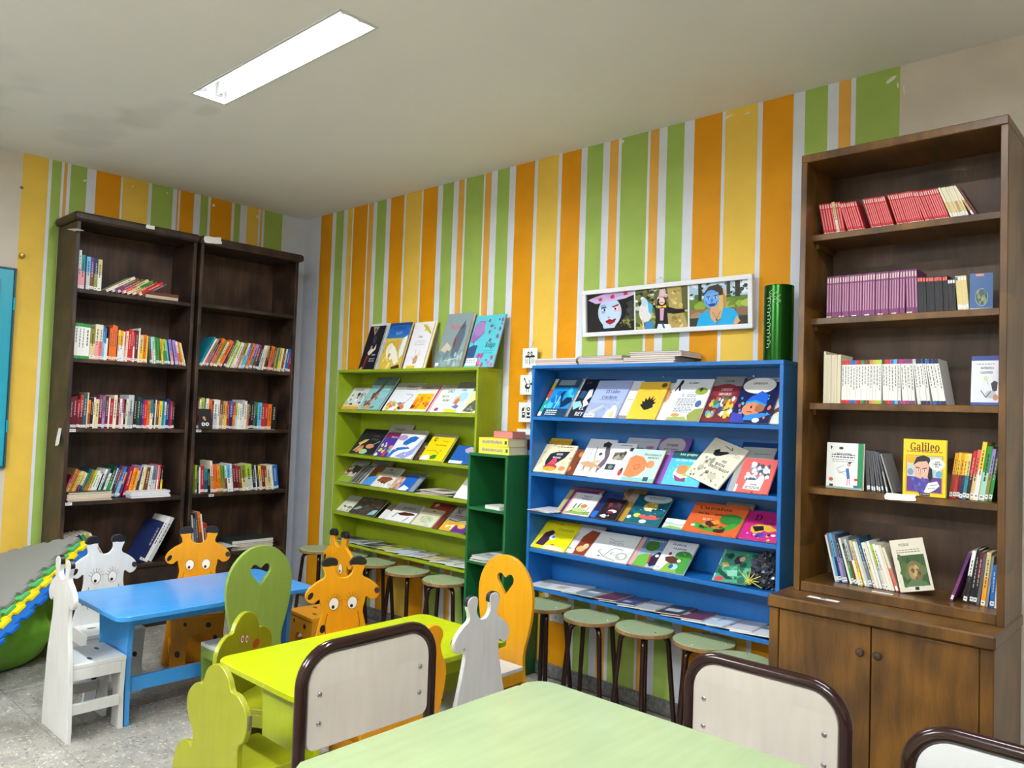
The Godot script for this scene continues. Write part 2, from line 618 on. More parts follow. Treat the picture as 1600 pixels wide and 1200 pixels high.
func room() -> void:
	var wall_m := StandardMaterial3D.new()
	wall_m.vertex_color_use_as_albedo = true
	wall_m.roughness = 0.6
	wall_m.metallic_specular = 0.35
	wall_m.resource_name = "painted_plaster"
	var a := noise(0.012, 61, 5)
	var ai := seamless(a, 512)
	wall_m.albedo_texture = tex(Vector2i(512, 512), func(x, y):
		var g: float = 0.93 + 0.05 * ai.get_pixel(x, y).r
		return Color(g, g, g))
	wall_m.uv1_triplanar = true
	wall_m.uv1_world_triplanar = true
	wall_m.uv1_scale = Vector3.ONE * 0.7
	wall_m.heightmap_enabled = true
	var bm := noise(0.035, 71, 4)
	wall_m.heightmap_texture = ImageTexture.create_from_image(seamless(bm, 512))
	wall_m.heightmap_scale = 0.15
	mats["wall"] = wall_m
	# striped wall
	var back := MB.new()
	stripe_face(back, func(x, y): return Vector3(x, y, 0), [0.0, "w", 0.208, "o", 0.353, "w", 0.398, "g", 0.492, "w", 0.54, "y", 0.596, "w", 0.61, "o", 0.77, "w", 0.784, "t", 0.838, "w", 0.878, "g", 0.978, "w", 1.025, "o", 1.165, "w", 1.184, "y", 1.341, "w", 1.356, "o", 1.495, "w", 1.541, "g", 1.64, "w", 1.685, "t", 1.735, "w", 1.75, "g", 1.9, "w", 1.913, "t", 1.964, "w", 2.013, "g", 2.109, "w", 2.157, "o", 2.3, "w", 2.324, "y", 2.473, "w", 2.496, "o", 2.627, "w", 2.667, "g", 2.769, "w", 2.812, "t", 2.864, "w", 2.883, "g", 3.04, "w", 3.054, "t", 3.105, "w", 3.149, "g", 3.243, "w", 3.296, "o", 3.439, "w", 3.455, "y", 3.611, "w", 3.633, "o", 3.772, "w", 3.822, "g", 3.918, "w", 3.963, "t", 4.012, "w", 4.031, "g", 4.198, "b", 7.0], Vector3(0, 0, 1))
	# paint that has flaked off along the ceiling and beside the green rack
	back.tint("e9e9e4")
	for q in [[4.165, 2.745, 0.022, 0.008, 0.5], [4.19, 2.715, 0.004, 0.012, 0.1], [4.213, 2.69, 0.003, 0.02, 0.1], [3.47, 2.762, 0.02, 0.006, 0.3], [2.885, 2.772, 0.012, 0.008, 0.2], [0.39, 0.95, 0.006, 0.05, 0.0], [0.385, 0.8, 0.008, 0.03, 0.1], [0.395, 1.12, 0.004, 0.012, 0.0], [3.56, 2.755, 0.012, 0.004, 0.1]]:
		back.disc(q[0], q[1], q[2], q[3], 0.0, 0.0004, q[4], 9)
	back.tint(STRIPE["b"])
	back.box(Vector3(-0.2, 0, -0.2), Vector3(7.2, ROOM_H, -0.002))
	struct("wall_striped", back, wall_m)
	# left wall
	var left := MB.new()
	stripe_face(left, func(z, y): return Vector3(0, y, z), [0.0, "w", 0.199, "g", 0.344, "w", 0.362, "t", 0.376, "w", 0.392, "y", 0.48, "w", 0.532, "g", 0.577, "w", 0.597, "o", 0.751, "w", 0.769, "g", 0.823, "w", 0.868, "o", 0.962, "w", 0.974, "t", 0.985, "w", 1.012, "g", 1.149, "w", 1.17, "y", 1.329, "w", 1.341, "o", 1.488, "w", 1.54, "g", 1.631, "w", 1.649, "t", 1.667, "w", 1.681, "g", 1.733, "w", 1.75, "y", 1.884, "b", 6.0], Vector3(1, 0, 0))
	left.tint("e9e9e4")
	left.xf = Transform3D(Basis(Vector3(0, 0, -1), Vector3(0, 1, 0), Vector3(1, 0, 0)), Vector3.ZERO)
	for q in [[1.55, 2.71, 0.012, 0.006, 0.5], [1.27, 2.74, 0.006, 0.006, 0.0], [0.73, 2.74, 0.01, 0.01, 0.0], [0.4, 2.73, 0.012, 0.012, 0.0], [1.05, 2.75, 0.008, 0.005, 0.0]]:
		left.disc(-q[0], q[1], q[2], q[3], 0.0, 0.0004, q[4], 9)
	left.xf = Transform3D.IDENTITY
	left.tint(STRIPE["b"])
	left.box(Vector3(-0.2, 0, -0.2), Vector3(-0.002, ROOM_H, 6.2))
	struct("wall_left", left, wall_m)
	for w in [["wall_right", Vector3(7.0, 0, -0.2), Vector3(7.2, ROOM_H, 6.2)], ["wall_rear", Vector3(-0.2, 0, 6.0), Vector3(7.2, ROOM_H, 6.2)]]:
		struct(w[0], MB.new().tint(STRIPE["b"]).box(w[1], w[2]), wall_m)
	# ceiling with openings for the four light fittings
	var ceil_m := StandardMaterial3D.new()
	ceil_m.roughness = 0.9
	ceil_m.resource_name = "ceiling_paint"
	var s1 := noise(0.006, 81, 4); var s2 := noise(0.03, 82, 3)
	ceil_m.albedo_texture = tex(Vector2i(512, 512), func(x, y):
		# old damp stains near the left end of the lamp (metres: 7.4 across the picture)
		var px: float = x / 512.0 * 7.4 - 0.2; var pz: float = y / 512.0 * 6.4 - 0.2
		var g: float = 1.0 + 0.025 * s1.get_noise_2d(x, y)
		for q in [[1.15, 1.66, 0.34, 0.10], [0.75, 1.75, 0.4, 0.18], [1.5, 1.5, 0.12, 0.06], [0.9, 2.4, 0.5, 0.3]]:
			var d: float = sqrt(pow((px - q[0]) / q[2], 2) + pow((pz - q[1]) / q[3], 2)) + 0.7 * s2.get_noise_2d(x, y)
			g -= 0.045 * smoothstep(1.1, 0.4, d)
		return Color(0.945, 0.935, 0.915) * g)
	ceil_m.uv1_triplanar = true
	ceil_m.uv1_world_triplanar = true
	ceil_m.uv1_scale = Vector3(1.0 / 7.4, 1, 1.0 / 6.4)
	ceil_m.uv1_offset = Vector3(0.2 / 7.4, 0, 0.2 / 6.4)
	var ce := MB.new()
	var zc := [-0.2, 1.5, 1.66, 6.2]
	for i in 3:
		if i % 2 == 0:
			ce.box(Vector3(-0.2, ROOM_H, zc[i]), Vector3(7.2, ROOM_H + 0.16, zc[i + 1]))
		else:
			for x in [[-0.2, 1.66], [2.81, 4.2], [5.35, 7.2]]:
				ce.box(Vector3(x[0], ROOM_H, zc[i]), Vector3(x[1], ROOM_H + 0.16, zc[i + 1]))
			for x in [[1.66, 2.81], [4.2, 5.35]]:
				ce.box(Vector3(x[0], ROOM_H + 0.095, zc[i]), Vector3(x[1], ROOM_H + 0.16, zc[i + 1]))
	struct("ceiling", ce, ceil_m)
	# terrazzo floor, 29.5 cm tiles with dark joints
	var fl := MB.new().tint("6e695f").box(Vector3(-0.2, -0.12, -0.2), Vector3(7.2, -0.0025, 6.2))
	var floor_o := struct("floor", fl, vc(0.8))
	var tz := []
	for k in 3:
		var chips := FastNoiseLite.new()
		chips.noise_type = FastNoiseLite.TYPE_CELLULAR
		chips.cellular_return_type = FastNoiseLite.RETURN_CELL_VALUE
		chips.frequency = 0.11
		chips.seed = 90 + k
		var cl := noise(0.012, 95 + k, 3); var fine := noise(0.25, 97 + k, 2)
		var m := StandardMaterial3D.new()
		m.resource_name = "terrazzo"
		var tone: float = [0.60, 0.615, 0.585][k]
		m.albedo_texture = tex(Vector2i(400, 400), func(x, y):
			var g: float = tone + 0.07 * cl.get_noise_2d(x, y) + 0.1 * fine.get_noise_2d(x, y)
			var q: float = chips.get_noise_2d(x, y * 1.3)
			if q > 0.55: g += 0.2
			elif q < -0.72: g -= 0.34
			elif q < -0.5: g -= 0.1
			return Color(g, g * 0.975, g * 0.92))
		m.uv1_triplanar = true
		m.uv1_world_triplanar = true
		m.uv1_scale = Vector3.ONE * 1.6
		m.roughness = 0.45
		tz.append(m)
	var tile := MB.new().box(Vector3(-0.1465, -0.004, -0.1465), Vector3(0.1465, 0, 0.1465), 0.0015)
	var meshes := []
	for k in 3: meshes.append(tile.done(tz[k]))
	for i in 15:
		for j in 12:
			var o := MeshInstance3D.new()
			o.mesh = meshes[(i * 7 + j * 5 + i * j) % 3]
			o.name = "tile"
			o.position = Vector3(2.13 - 0.295 * (i - 6) - 0.1475, 0, 2.085 + 0.295 * (3 - j) + 0.1475)
			if o.position.x < 0.14 or o.position.z < 0.14: continue
			floor_o.add_child(o, true)
	# grey skirting
	var sk := noise(0.05, 99, 3)
	var sm := StandardMaterial3D.new()
	sm.albedo_texture = tex(Vector2i(128, 128), func(x, y):
		var g: float = 0.42 + 0.12 * sk.get_noise_2d(x * 2.0, y * 2.0)
		return Color(g, g, g * 0.98))
	sm.uv1_triplanar = true
	sm.uv1_scale = Vector3.ONE * 3.0
	sm.roughness = 0.6
	sm.resource_name = "grey_skirting"
	struct("baseboard_striped", MB.new().box(Vector3(0.011, 0, 0.0005), Vector3(6.99, 0.07, 0.012), 0.003), sm)
	struct("baseboard_left", MB.new().box(Vector3(0.0005, 0, 0.013), Vector3(0.012, 0.07, 5.99), 0.003), sm)


# ---------------------------------------------------------------- dark bookcases on the left wall
const U_SHELF := [[2.005, 1.605, 1.205, 0.787, 0.39], [2.012, 1.611, 1.208, 0.795, 0.4]]


func left_bookcases() -> void:
	for k in 2:
		var z1: float = [1.682, 0.951][k]   # image left
		var z0: float = [0.978, 0.241][k]
		var lab: String = ["tall dark wooden bookcase nearest the yellow stripe, leftmost of the dark pair", "tall dark bookcase in the room corner, right of the dark pair, top shelf empty"][k]
		var t := thing("bookcase", lab, "bookcase", Vector3(0, 0, 0), 0.0, "dark bookcases on the left wall")
		var dk: Material = mats["dark"]
		for z in [[z0, z0 + 0.021], [z1 - 0.021, z1]]:
			obj("side_panel", MB.new().box(Vector3(0.008, 0, z[0]), Vector3(0.32, 2.39, z[1]), 0.002), dk, t)
		obj("back_panel", MB.new().box(Vector3(0.008, 0.3, z0 + 0.021), Vector3(0.016, 2.39, z1 - 0.021)), mats["dark_back"], t)
		var top := MB.new()
		var ov0: float = [0.012, 0.024][k]; var ov1: float = [0.024, 0.0135][k]
		top.xf = Transform3D(Basis(Vector3(0, 0, 1), Vector3(0, 1, 0), Vector3(-1, 0, 0)), Vector3.ZERO)
		top.extrude(rounded_rect(z0 - ov0, 2.392, z1 + ov1, 2.442, [0.022, 0.022, 0.022, 0.022] if k == 0 else [0.022, 0.01, 0.01, 0.022]), -0.009, -0.342, 0.012)
		obj("top_board", top, dk, t)
		for y in U_SHELF[k]:
			var th := 0.022
			obj("shelf", MB.new().box(Vector3(0.016, y - th, z0 + 0.021), Vector3(0.316, y, z1 - 0.021), 0.0015), dk, t)
		obj("plinth", MB.new().box(Vector3(0.285, 0, z0 + 0.021), Vector3(0.305, U_SHELF[k][4] - 0.022, z1 - 0.021)), dk, t)
		# typed paper labels stuck on the shelf edges
		for q in ([[1.645, 1.194], [1.643, 0.778]] if k == 0 else [[0.908, 1.198], [0.803, 0.782]]):
			var l := MB.new().tint("e8e8e8").box(Vector3(0.316, q[1] - 0.009, q[0] - 0.017), Vector3(0.3168, q[1] + 0.007, q[0] + 0.017))
			l.tint("222222")
			for i in 4:
				l.box(Vector3(0.3168, q[1] - 0.004, q[0] + 0.010 - i * 0.007), Vector3(0.317, q[1] + 0.003, q[0] + 0.014 - i * 0.007))
			obj("shelf_label", l, vc(0.6), t)


# ---------------------------------------------------------------- brown bookcase on the right
const R_SHELF := [2.104, 1.779, 1.453, 1.131]


func right_bookcase() -> void:
	var t := thing("bookcase", "tall brown varnished bookcase with a two-door cupboard at its foot, far right", "bookcase", Vector3.ZERO)
	var w: Material = mats["brown"]
	for x in [[3.935, 3.958], [4.596, 4.619]]:
		obj("side_panel", MB.new().box(Vector3(x[0], 0.745, 0.012), Vector3(x[1], 2.373, 0.30), 0.002), w, t)
	obj("top_board", MB.new().box(Vector3(3.935, 2.373, 0.012), Vector3(4.619, 2.404, 0.302), 0.003), w, t)
	obj("back_panel", MB.new().box(Vector3(3.958, 0.745, 0.012), Vector3(4.596, 2.373, 0.018)), mats["brown_back"], t)
	for y in R_SHELF:
		var sh := obj("shelf", MB.new().box(Vector3(3.958, y - 0.025, 0.018), Vector3(4.596, y, 0.238), 0.002), w, t)
		for x in [3.958, 4.584]:
			obj("cleat", MB.new().box(Vector3(x, y - 0.045, 0.03), Vector3(x + 0.012, y - 0.025, 0.2)), w, sh)
	obj("floor_board", MB.new().box(Vector3(3.958, 0.745, 0.018), Vector3(4.596, 0.781, 0.292), 0.003), w, t)
	# the cupboard below
	var cab := MB.new()
	cab.box(Vector3(3.905, 0.0, 0.012), Vector3(3.94, 0.70, 0.44), 0.003)
	cab.box(Vector3(4.58, 0.0, 0.012), Vector3(4.618, 0.70, 0.44), 0.003)
	cab.box(Vector3(3.94, 0.06, 0.012), Vector3(4.58, 0.08, 0.42))
	cab.box(Vector3(3.94, 0.0, 0.40), Vector3(4.58, 0.06, 0.43))
	obj("cupboard_body", cab, w, t)
	obj("cupboard_top", MB.new().box(Vector3(3.9, 0.70, 0.012), Vector3(4.623, 0.745, 0.45), 0.006), w, t)
	for k in 2:
		var x0: float = [3.942, 4.262][k]
		var d := obj("door", MB.new().box(Vector3(x0, 0.065, 0.415), Vector3(x0 + 0.316, 0.697, 0.437), 0.002), w, t)
		var kn := MB.new()
		kn.xf = Transform3D(Basis(Vector3(1, 0, 0), Vector3(0, 0, 1), Vector3(0, -1, 0)), Vector3([4.232, 4.288][k], 0.612, 0.437))
		kn.lathe([Vector2(0.0055, 0), Vector2(0.006, 0.012), Vector2(0.013, 0.018), Vector2(0.0145, 0.025), Vector2(0.011, 0.031), Vector2(0, 0.033)], 18)
		obj("knob", kn, mats["dark"], d)
	var a := MB.new().box(Vector3(-0.055, 0, -0.013), Vector3(0.055, 0.0008, 0.013))
	a.xf = Transform3D(Basis(), Vector3(0, 0.0008, 0))
	var l := obj("paper_label", a, mats["paper"], t)
	l.position = Vector3(4.073, 0.7452, 0.366)
	l.rotation_degrees.y = -2.0
	var ring := MB.new()
	for k in 12:
		var p := Vector3(cos(TAU * k / 12.0) * 0.009, 0.0017, sin(TAU * k / 12.0) * 0.004)
		var q := Vector3(cos(TAU * (k + 1) / 12.0) * 0.009, 0.0017, sin(TAU * (k + 1) / 12.0) * 0.004)
		ring.box(p.min(q) - Vector3(0.001, 0.0002, 0.001), p.max(q) + Vector3(0.001, 0.0002, 0.001))
	obj("mark", ring, mats["black"], l)
	obj("paper_label", MB.new().box(Vector3(4.205, 0.7812, 0.252), Vector3(4.275, 0.782, 0.266)), mats["paper"], t)


# ---------------------------------------------------------------- wall racks and the small dark green shelf
const RACK_SHELF := [1.363, 1.077, 0.886, 0.693, 0.505]


func racks() -> void:
	for k in 2:
		var x0: float = [0.785, 2.503][k]
		var x1: float = [2.112, 3.838][k]
		var m: Material = [mats["lime"], mats["blue_rack"]][k]
		var t := thing("magazine_rack", ["lime green wall rack of five shelves with children's books shown face out", "bright blue wall rack of five shelves with children's books shown face out"][k], "book rack", Vector3.ZERO)
		for x in [[x0, x0 + 0.017], [x1 - 0.017, x1]]:
			obj("side_panel", MB.new().box(Vector3(x[0], 0.487, 0.003), Vector3(x[1], 1.608, 0.2), 0.0015), m, t)
		obj("top_board", MB.new().box(Vector3(x0, 1.608, 0.003), Vector3(x1, 1.625, 0.201), 0.0015), m, t)
		obj("back_panel", MB.new().box(Vector3(x0 + 0.017, 0.487, 0.003), Vector3(x1 - 0.017, 1.608, 0.009)), m, t)
		var rail := obj("hanging_rail", MB.new().box(Vector3(x0 + 0.017, 1.538, 0.009), Vector3(x1 - 0.017, 1.608, 0.014), 0.0015), m, t)
		for f in [0.16, 0.5, 0.84]:
			var sc := MB.new()
			sc.xf = Transform3D(Basis(Vector3(1, 0, 0), Vector3(0, 0, 1), Vector3(0, -1, 0)), Vector3(lerpf(x0, x1, f), 1.573, 0.014))
			sc.lathe([Vector2(0.005, 0), Vector2(0.004, 0.0015), Vector2(0, 0.002)], 10)
			obj("screw", sc, mats["steel"], rail)
		for y in RACK_SHELF:
			obj("shelf", MB.new().box(Vector3(x0 + 0.017, y - 0.018, 0.009), Vector3(x1 - 0.017, y, 0.199), 0.0015), m, t)
		for x in [x0 + 0.05, x1 - 0.07]:
			obj("bracket", MB.new().box(Vector3(x, 0.467, 0.003), Vector3(x + 0.02, 0.487, 0.15), 0.001), mats["edge_wood"], t)
	var s := thing("narrow_shelf", "narrow dark green standing shelf squeezed between the lime and blue racks", "shelf", Vector3.ZERO)
	for x in [[2.143, 2.158], [2.415, 2.43]]:
		obj("side_panel", MB.new().box(Vector3(x[0], 0, 0.012), Vector3(x[1], 1.143, 0.284), 0.0015), mats["pine"], s)
	obj("top_board", MB.new().box(Vector3(2.143, 1.143, 0.012), Vector3(2.43, 1.158, 0.285), 0.0015), mats["pine"], s)
	obj("back_panel", MB.new().box(Vector3(2.158, 0.02, 0.012), Vector3(2.415, 1.143, 0.016)), mats["pine"], s)
	for y in [0.87, 0.588, 0.3, 0.06]:
		obj("shelf", MB.new().box(Vector3(2.158, y - 0.015, 0.016), Vector3(2.415, y, 0.282), 0.0015), mats["pine"], s)


# ---------------------------------------------------------------- stools under the racks
func stools() -> void:
	var spots := [[0.76, 0.265, "stool at the corner end of the lime rack, beside the dark bookcase"], [1.055, 0.25, "stool behind the small orange giraffe chair, under the lime rack"], [1.335, 0.25, "third stool from the corner under the lime rack"], [1.65, 0.26, "fourth stool from the corner under the lime rack"], [1.975, 0.26, "stool under the lime rack beside the dark green shelf"],
		[2.68, 0.25, "stool half hidden by the yellow heart chair, under the blue rack"], [2.975, 0.265, "second stool from the dark green shelf under the blue rack"], [3.245, 0.235, "middle stool of the five under the blue rack"], [3.525, 0.215, "fourth stool under the blue rack, behind the beige chair"], [3.75, 0.36, "stool under the blue rack touching the brown cupboard"]]
	var proto: Node3D
	for i in spots.size():
		var t: Node3D
		if i == 0:
			t = thing("stool", "", "stool")
			var seat := MB.new()
			seat.lathe([Vector2(0, 0.43), Vector2(0.126, 0.43), Vector2(0.13, 0.433), Vector2(0.13, 0.4475), Vector2(0.128, 0.4478)], 36)
			var so := obj("seat", seat, mats["edge_wood"], t)
			obj("laminate_top", MB.new().lathe([Vector2(0.1285, 0.4475), Vector2(0.128, 0.45), Vector2(0, 0.45)], 36), mats["stool_top"], so)
			for q in 4:
				var a := PI / 4 + PI / 2 * q
				var d := Vector3(cos(a), 0, sin(a))
				var pts := [d * 0.03 + Vector3.UP * 0.4175]
				for k in 7:
					var b := PI / 2 * k / 6.0
					pts.append(d * (0.07 + 0.035 * sin(b)) + Vector3.UP * (0.4175 - 0.035 * (1.0 - cos(b))))
				pts.append(d * 0.14 + Vector3.UP * 0.004)
				var lg := MB.new().tube(pts, 0.0115, 10)
				obj("leg", lg, mats["tube"], t)
			for e in [[0.09, 0.02], [-0.05, 0.08], [0.0, -0.1]]:
				var sc := MB.new()
				sc.xf.origin = Vector3(e[0], 0.45, e[1])
				sc.lathe([Vector2(0.005, 0), Vector2(0.004, 0.0012), Vector2(0, 0.0016)], 8)
				obj("screw", sc, mats["steel"], so)
			proto = t
		else:
			t = proto.duplicate()
			t.name = numbered("stool")
			add_child(t)
		t.position = Vector3(spots[i][0], 0, spots[i][1])
		t.rotation_degrees.y = [10, 33, -20, 5, 25, 0, 12, -15, 30, 8][i]
		tag(t, "round " + spots[i][2], "stool", "round green stools with dark tube legs")


# ---------------------------------------------------------------- low tables and children's chairs
func kid_table(called_label: String, x0: float, x1: float, z0: float, z1: float, h: float, m: Material, px: Array) -> void:
	# long axis along z; px: extent in x of the end panels
	var t := thing("low_table", called_label, "table", Vector3.ZERO)
	obj("tabletop", flat_board(rounded_rect(x0, z0, x1, z1, [0.05, 0.05, 0.05, 0.05], 8), h - 0.02, h, 0.002), m, t)
	for z in [z1 - 0.125, z0 + 0.03]:
		var half := [Vector2(0.0, 0.25), Vector2(0.05, 0.24), Vector2(0.088, 0.205), Vector2(0.103, 0.15), Vector2(0.106, 0.1), Vector2(0.104, 0.0), Vector2(0.162, 0.0), Vector2(0.158, 0.12), Vector2(0.15, 0.22), Vector2(0.158, 0.34), Vector2(0.17, 0.42), Vector2(0.172, h - 0.021), Vector2(0.0, h - 0.021)]
		var poly := PackedVector2Array()
		for p in half: poly.append(p)
		var mid: float = (px[0] + px[1]) * 0.5
		var e := MB.new()
		e.xf.origin = Vector3(mid, 0, z)
		e.extrude(poly, 0.0, 0.02, 0.0, 0.0)
		var poly2 := PackedVector2Array()
		for p in half: poly2.append(Vector2(-p.x, p.y))
		e.extrude(poly2, 0.0, 0.02, 0.0, 0.0)
		obj("end_panel", e, m, t)
	for x in [px[0] + 0.012, px[1] - 0.03]:
		obj("apron", MB.new().box(Vector3(x, h - 0.085, z0 + 0.0505), Vector3(x + 0.018, h - 0.0205, z1 - 0.1255), 0.001), m, t)
	obj("stretcher", MB.new().box(Vector3(px[2], 0.13, z0 + 0.0505), Vector3(px[2] + 0.02, 0.19, z1 - 0.1255), 0.0015), m, t)


## a flat board from an outline in (x, z) between two heights
func flat_board(poly: PackedVector2Array, y0: float, y1: float, bev := 0.0) -> MB:
	var mb := MB.new()
	mb.xf = Transform3D(Basis(Vector3(1, 0, 0), Vector3(0, 0, -1), Vector3(0, 1, 0)), Vector3.ZERO)
	var q := PackedVector2Array()
	for p in poly: q.append(Vector2(p.x, -p.y))
	mb.extrude(q, y0, y1, bev)
	mb.xf = Transform3D.IDENTITY
	return mb


## seat, arched front board, rails and stretchers shared by all the children's chairs; +z is the way the child faces
func kid_base(t: Node3D, m: Material, seat_m: Material, hw: float, depth: float, spots: Material = null) -> void:
	obj("seat", MB.new().box(Vector3(-hw, 0.282, 0.0), Vector3(hw, 0.3, depth + 0.012), 0.002), seat_m, t)
	var arch := [Vector2(0, 0.205), Vector2(0.025, 0.2), Vector2(0.045, 0.175), Vector2(0.05, 0.14), Vector2(0.05, 0.0), Vector2(hw, 0.0), Vector2(hw - 0.008, 0.14), Vector2(hw, 0.2815), Vector2(0, 0.2815)]
	var f := MB.new()
	for s in [1.0, -1.0]:
		var poly := PackedVector2Array()
		for p in arch: poly.append(Vector2(p.x * s, p.y))
		f.extrude(poly, depth - 0.008, depth + 0.01, 0.0, 0.0)
	var fo := obj("front_panel", f, m, t)
	for s in [-1.0, 1.0]:
		var x: float = s * (hw - 0.009)
		obj("side_rail", MB.new().box(Vector3(x - 0.009, 0.235, 0.0), Vector3(x + 0.009, 0.2815, depth - 0.0085), 0.0015), m, t)
		obj("stretcher", MB.new().box(Vector3(x - 0.009, 0.1, 0.0), Vector3(x + 0.009, 0.142, depth - 0.0085), 0.0015), m, t)
	if spots:
		for q in [[-0.09, 0.11, 0.012, 0.017], [0.085, 0.18, 0.01, 0.013], [0.05, 0.245, 0.013, 0.013], [-0.06, 0.255, 0.008, 0.01]]:
			obj("painted_spot", MB.new().disc(q[0], q[1], q[2], q[3], depth + 0.01, 0.0008, 0.3), spots, fo)
		for q in [[-0.07, 0.08, 0.02], [0.06, 0.05, 0.02], [0.05, 0.15, 0.02]]:
			var sp := flat_board(MB_ellipse(q[0], q[1], q[2], 0.008), 0.3, 0.3006)
			obj("painted_spot", sp, spots, t)


func MB_ellipse(cx: float, cy: float, rx: float, ry: float) -> PackedVector2Array:
	var p := PackedVector2Array()
	for k in 18: p.append(Vector2(cx + cos(TAU * k / 18.0) * rx, cy + sin(TAU * k / 18.0) * ry))
	return p


const GIRAFFE := [Vector2(0, 0.626), Vector2(0.018, 0.63), Vector2(0.033, 0.648), Vector2(0.036, 0.668), Vector2(0.031, 0.694), Vector2(0.04, 0.71), Vector2(0.066, 0.713), Vector2(0.085, 0.699), Vector2(0.086, 0.675), Vector2(0.077, 0.652), Vector2(0.078, 0.63), Vector2(0.108, 0.611), Vector2(0.138, 0.584), Vector2(0.15, 0.556), Vector2(0.14, 0.531), Vector2(0.116, 0.522), Vector2(0.094, 0.538), Vector2(0.089, 0.515), Vector2(0.09, 0.478), Vector2(0.101, 0.43), Vector2(0.114, 0.375), Vector2(0.13, 0.31), Vector2(0.142, 0.18), Vector2(0.15, 0.0), Vector2(0.1, 0.0), Vector2(0.0, 0.0)]


func giraffe_chair(label: String, at: Vector3, turn: float, m: Material, wide: float, lashes: bool, white_eyes: bool, rear := false) -> void:
	var t := thing("giraffe_chair", label, "child chair", at, turn, "giraffe shaped wooden chairs")
	var half := []
	for p in GIRAFFE: half.append(Vector2(p.x * (wide if p.y > 0.5 else 1.0), p.y))
	var outline := catmull(mirrored(half), 3)
	var fixed := PackedVector2Array()
	for p in outline: fixed.append(Vector2(p.x, maxf(p.y, 0.0)))
	var back := obj("backrest", MB.new().extrude(fixed, -0.018, 0.0, 0.002), m, t)
	for s in [-1.0, 1.0]:
		# the horns are dipped in black paint
		var tip := PackedVector2Array()
		for p in catmull([Vector2(0.0295, 0.682), Vector2(0.028, 0.7), Vector2(0.038, 0.7125), Vector2(0.066, 0.7155), Vector2(0.0875, 0.701), Vector2(0.0885, 0.682), Vector2(0.07, 0.678), Vector2(0.05, 0.681)], 3):
			tip.append(Vector2(p.x * wide * s, p.y))
		obj("horn_tip", MB.new().extrude(tip, -0.0155 if rear else -0.019, 0.001, 0.001), mats["black"], t)
		var eye := obj("eye", MB.new().disc(s * 0.037 * wide, 0.515, 0.0195 * wide, 0.027, 0.0, 0.001), plain("f4f0e6" if white_eyes else "e4e2de", 0.4), t)
		obj("eye_outline", ring_line(s * 0.037 * wide, 0.515, 0.0195 * wide, 0.027, 0.001), plain("4a2420", 0.5), eye)
		obj("pupil", MB.new().disc(s * 0.037 * wide - 0.003, 0.502, 0.0065, 0.0075, 0.001, 0.0008), mats["black"] if lashes else plain("3a1418", 0.4), eye)
		if lashes:
			for k in 7:
				var a := lerpf(0.35, PI - 0.35, k / 6.0)
				var c := Vector3(s * 0.037 * wide + cos(a) * 0.021 * wide, 0.515 + sin(a) * 0.03, 0.0008)
				obj("eyelash", MB.new().tube([c, c + Vector3(cos(a) * 0.014, sin(a) * 0.018, 0)], 0.0006, 5), mats["black"], eye)
		var line := []
		for k in 9:
			line.append(Vector3(s * (0.066 + 0.010 * sin(PI * k / 8.0)), lerpf(0.475, 0.37, k / 8.0), 0.0008))
		obj("cheek_line", MB.new().tube(line, 0.0012, 5), plain("4a1c1c", 0.5), t)
	obj("painted_spot", MB.new().disc(-0.13 * wide, 0.555, 0.01, 0.017, 0.0, 0.001, -0.5), plain("1c1620", 0.4), t)
	obj("painted_spot", MB.new().disc(0.137 * wide, 0.562, 0.012, 0.014, 0.0, 0.001, 0.5), plain("3a2436", 0.4), t)
	obj("painted_spot", MB.new().disc(-0.085, 0.41, 0.012, 0.018, 0.0, 0.001, -0.2), plain("1c1620", 0.4), t)
	kid_base(t, m, m, 0.128, 0.195, plain("1c1620" if not white_eyes else "2c1c30", 0.4))


func ring_line(cx: float, cy: float, rx: float, ry: float, z: float) -> MB:
	var pts := []
	for k in 21: pts.append(Vector3(cx + cos(TAU * k / 20.0) * rx, cy + sin(TAU * k / 20.0) * ry, z))
	return MB.new().tube(pts, 0.0009, 5, false)


func heart_chair(label: String, at: Vector3, turn: float, m: Material) -> void:
	var t := thing("heart_chair", label, "child chair", at, turn, "oval chairs with a heart cut-out")
	var out := [Vector2(0, 0.752), Vector2(0.06, 0.741), Vector2(0.112, 0.703), Vector2(0.147, 0.65), Vector2(0.161, 0.585), Vector2(0.156, 0.51), Vector2(0.14, 0.435), Vector2(0.122, 0.37), Vector2(0.117, 0.315), Vector2(0.128, 0.2), Vector2(0.136, 0.0)]
	var heart := [Vector2(0, 0.578), Vector2(0.03, 0.615), Vector2(0.048, 0.638), Vector2(0.05, 0.656), Vector2(0.039, 0.671), Vector2(0.02, 0.671), Vector2(0, 0.655)]
	var b := MB.new()
	for s in [1.0, -1.0]:
		var poly := PackedVector2Array()
		var o2: PackedVector2Array = catmull(mirrored(out), 3)
		var right := PackedVector2Array()
		for i in out.size() * 3 - 2: right.append(Vector2(maxf(o2[i].x, 0.0), maxf(o2[i].y, 0.0)))
		for p in right: poly.append(Vector2(p.x * s, p.y))
		poly.append(Vector2(0, 0))
		for i in heart.size():
			if i > 0 and i < heart.size() - 1:
				for k in 3:
					var q: Vector2 = heart[i].lerp(heart[i + 1], k / 3.0) if i > 1 and i < 5 else heart[i]
					if k == 0 or (i > 1 and i < 5): poly.append(Vector2(q.x * s, q.y))
			else:
				poly.append(heart[i] * Vector2(s, 1))
		b.extrude(poly, -0.018, 0.0, 0.0015, 0.0)
	obj("backrest", b, m, t)
	kid_base(t, m, mats["white_paint"], 0.122, 0.235)


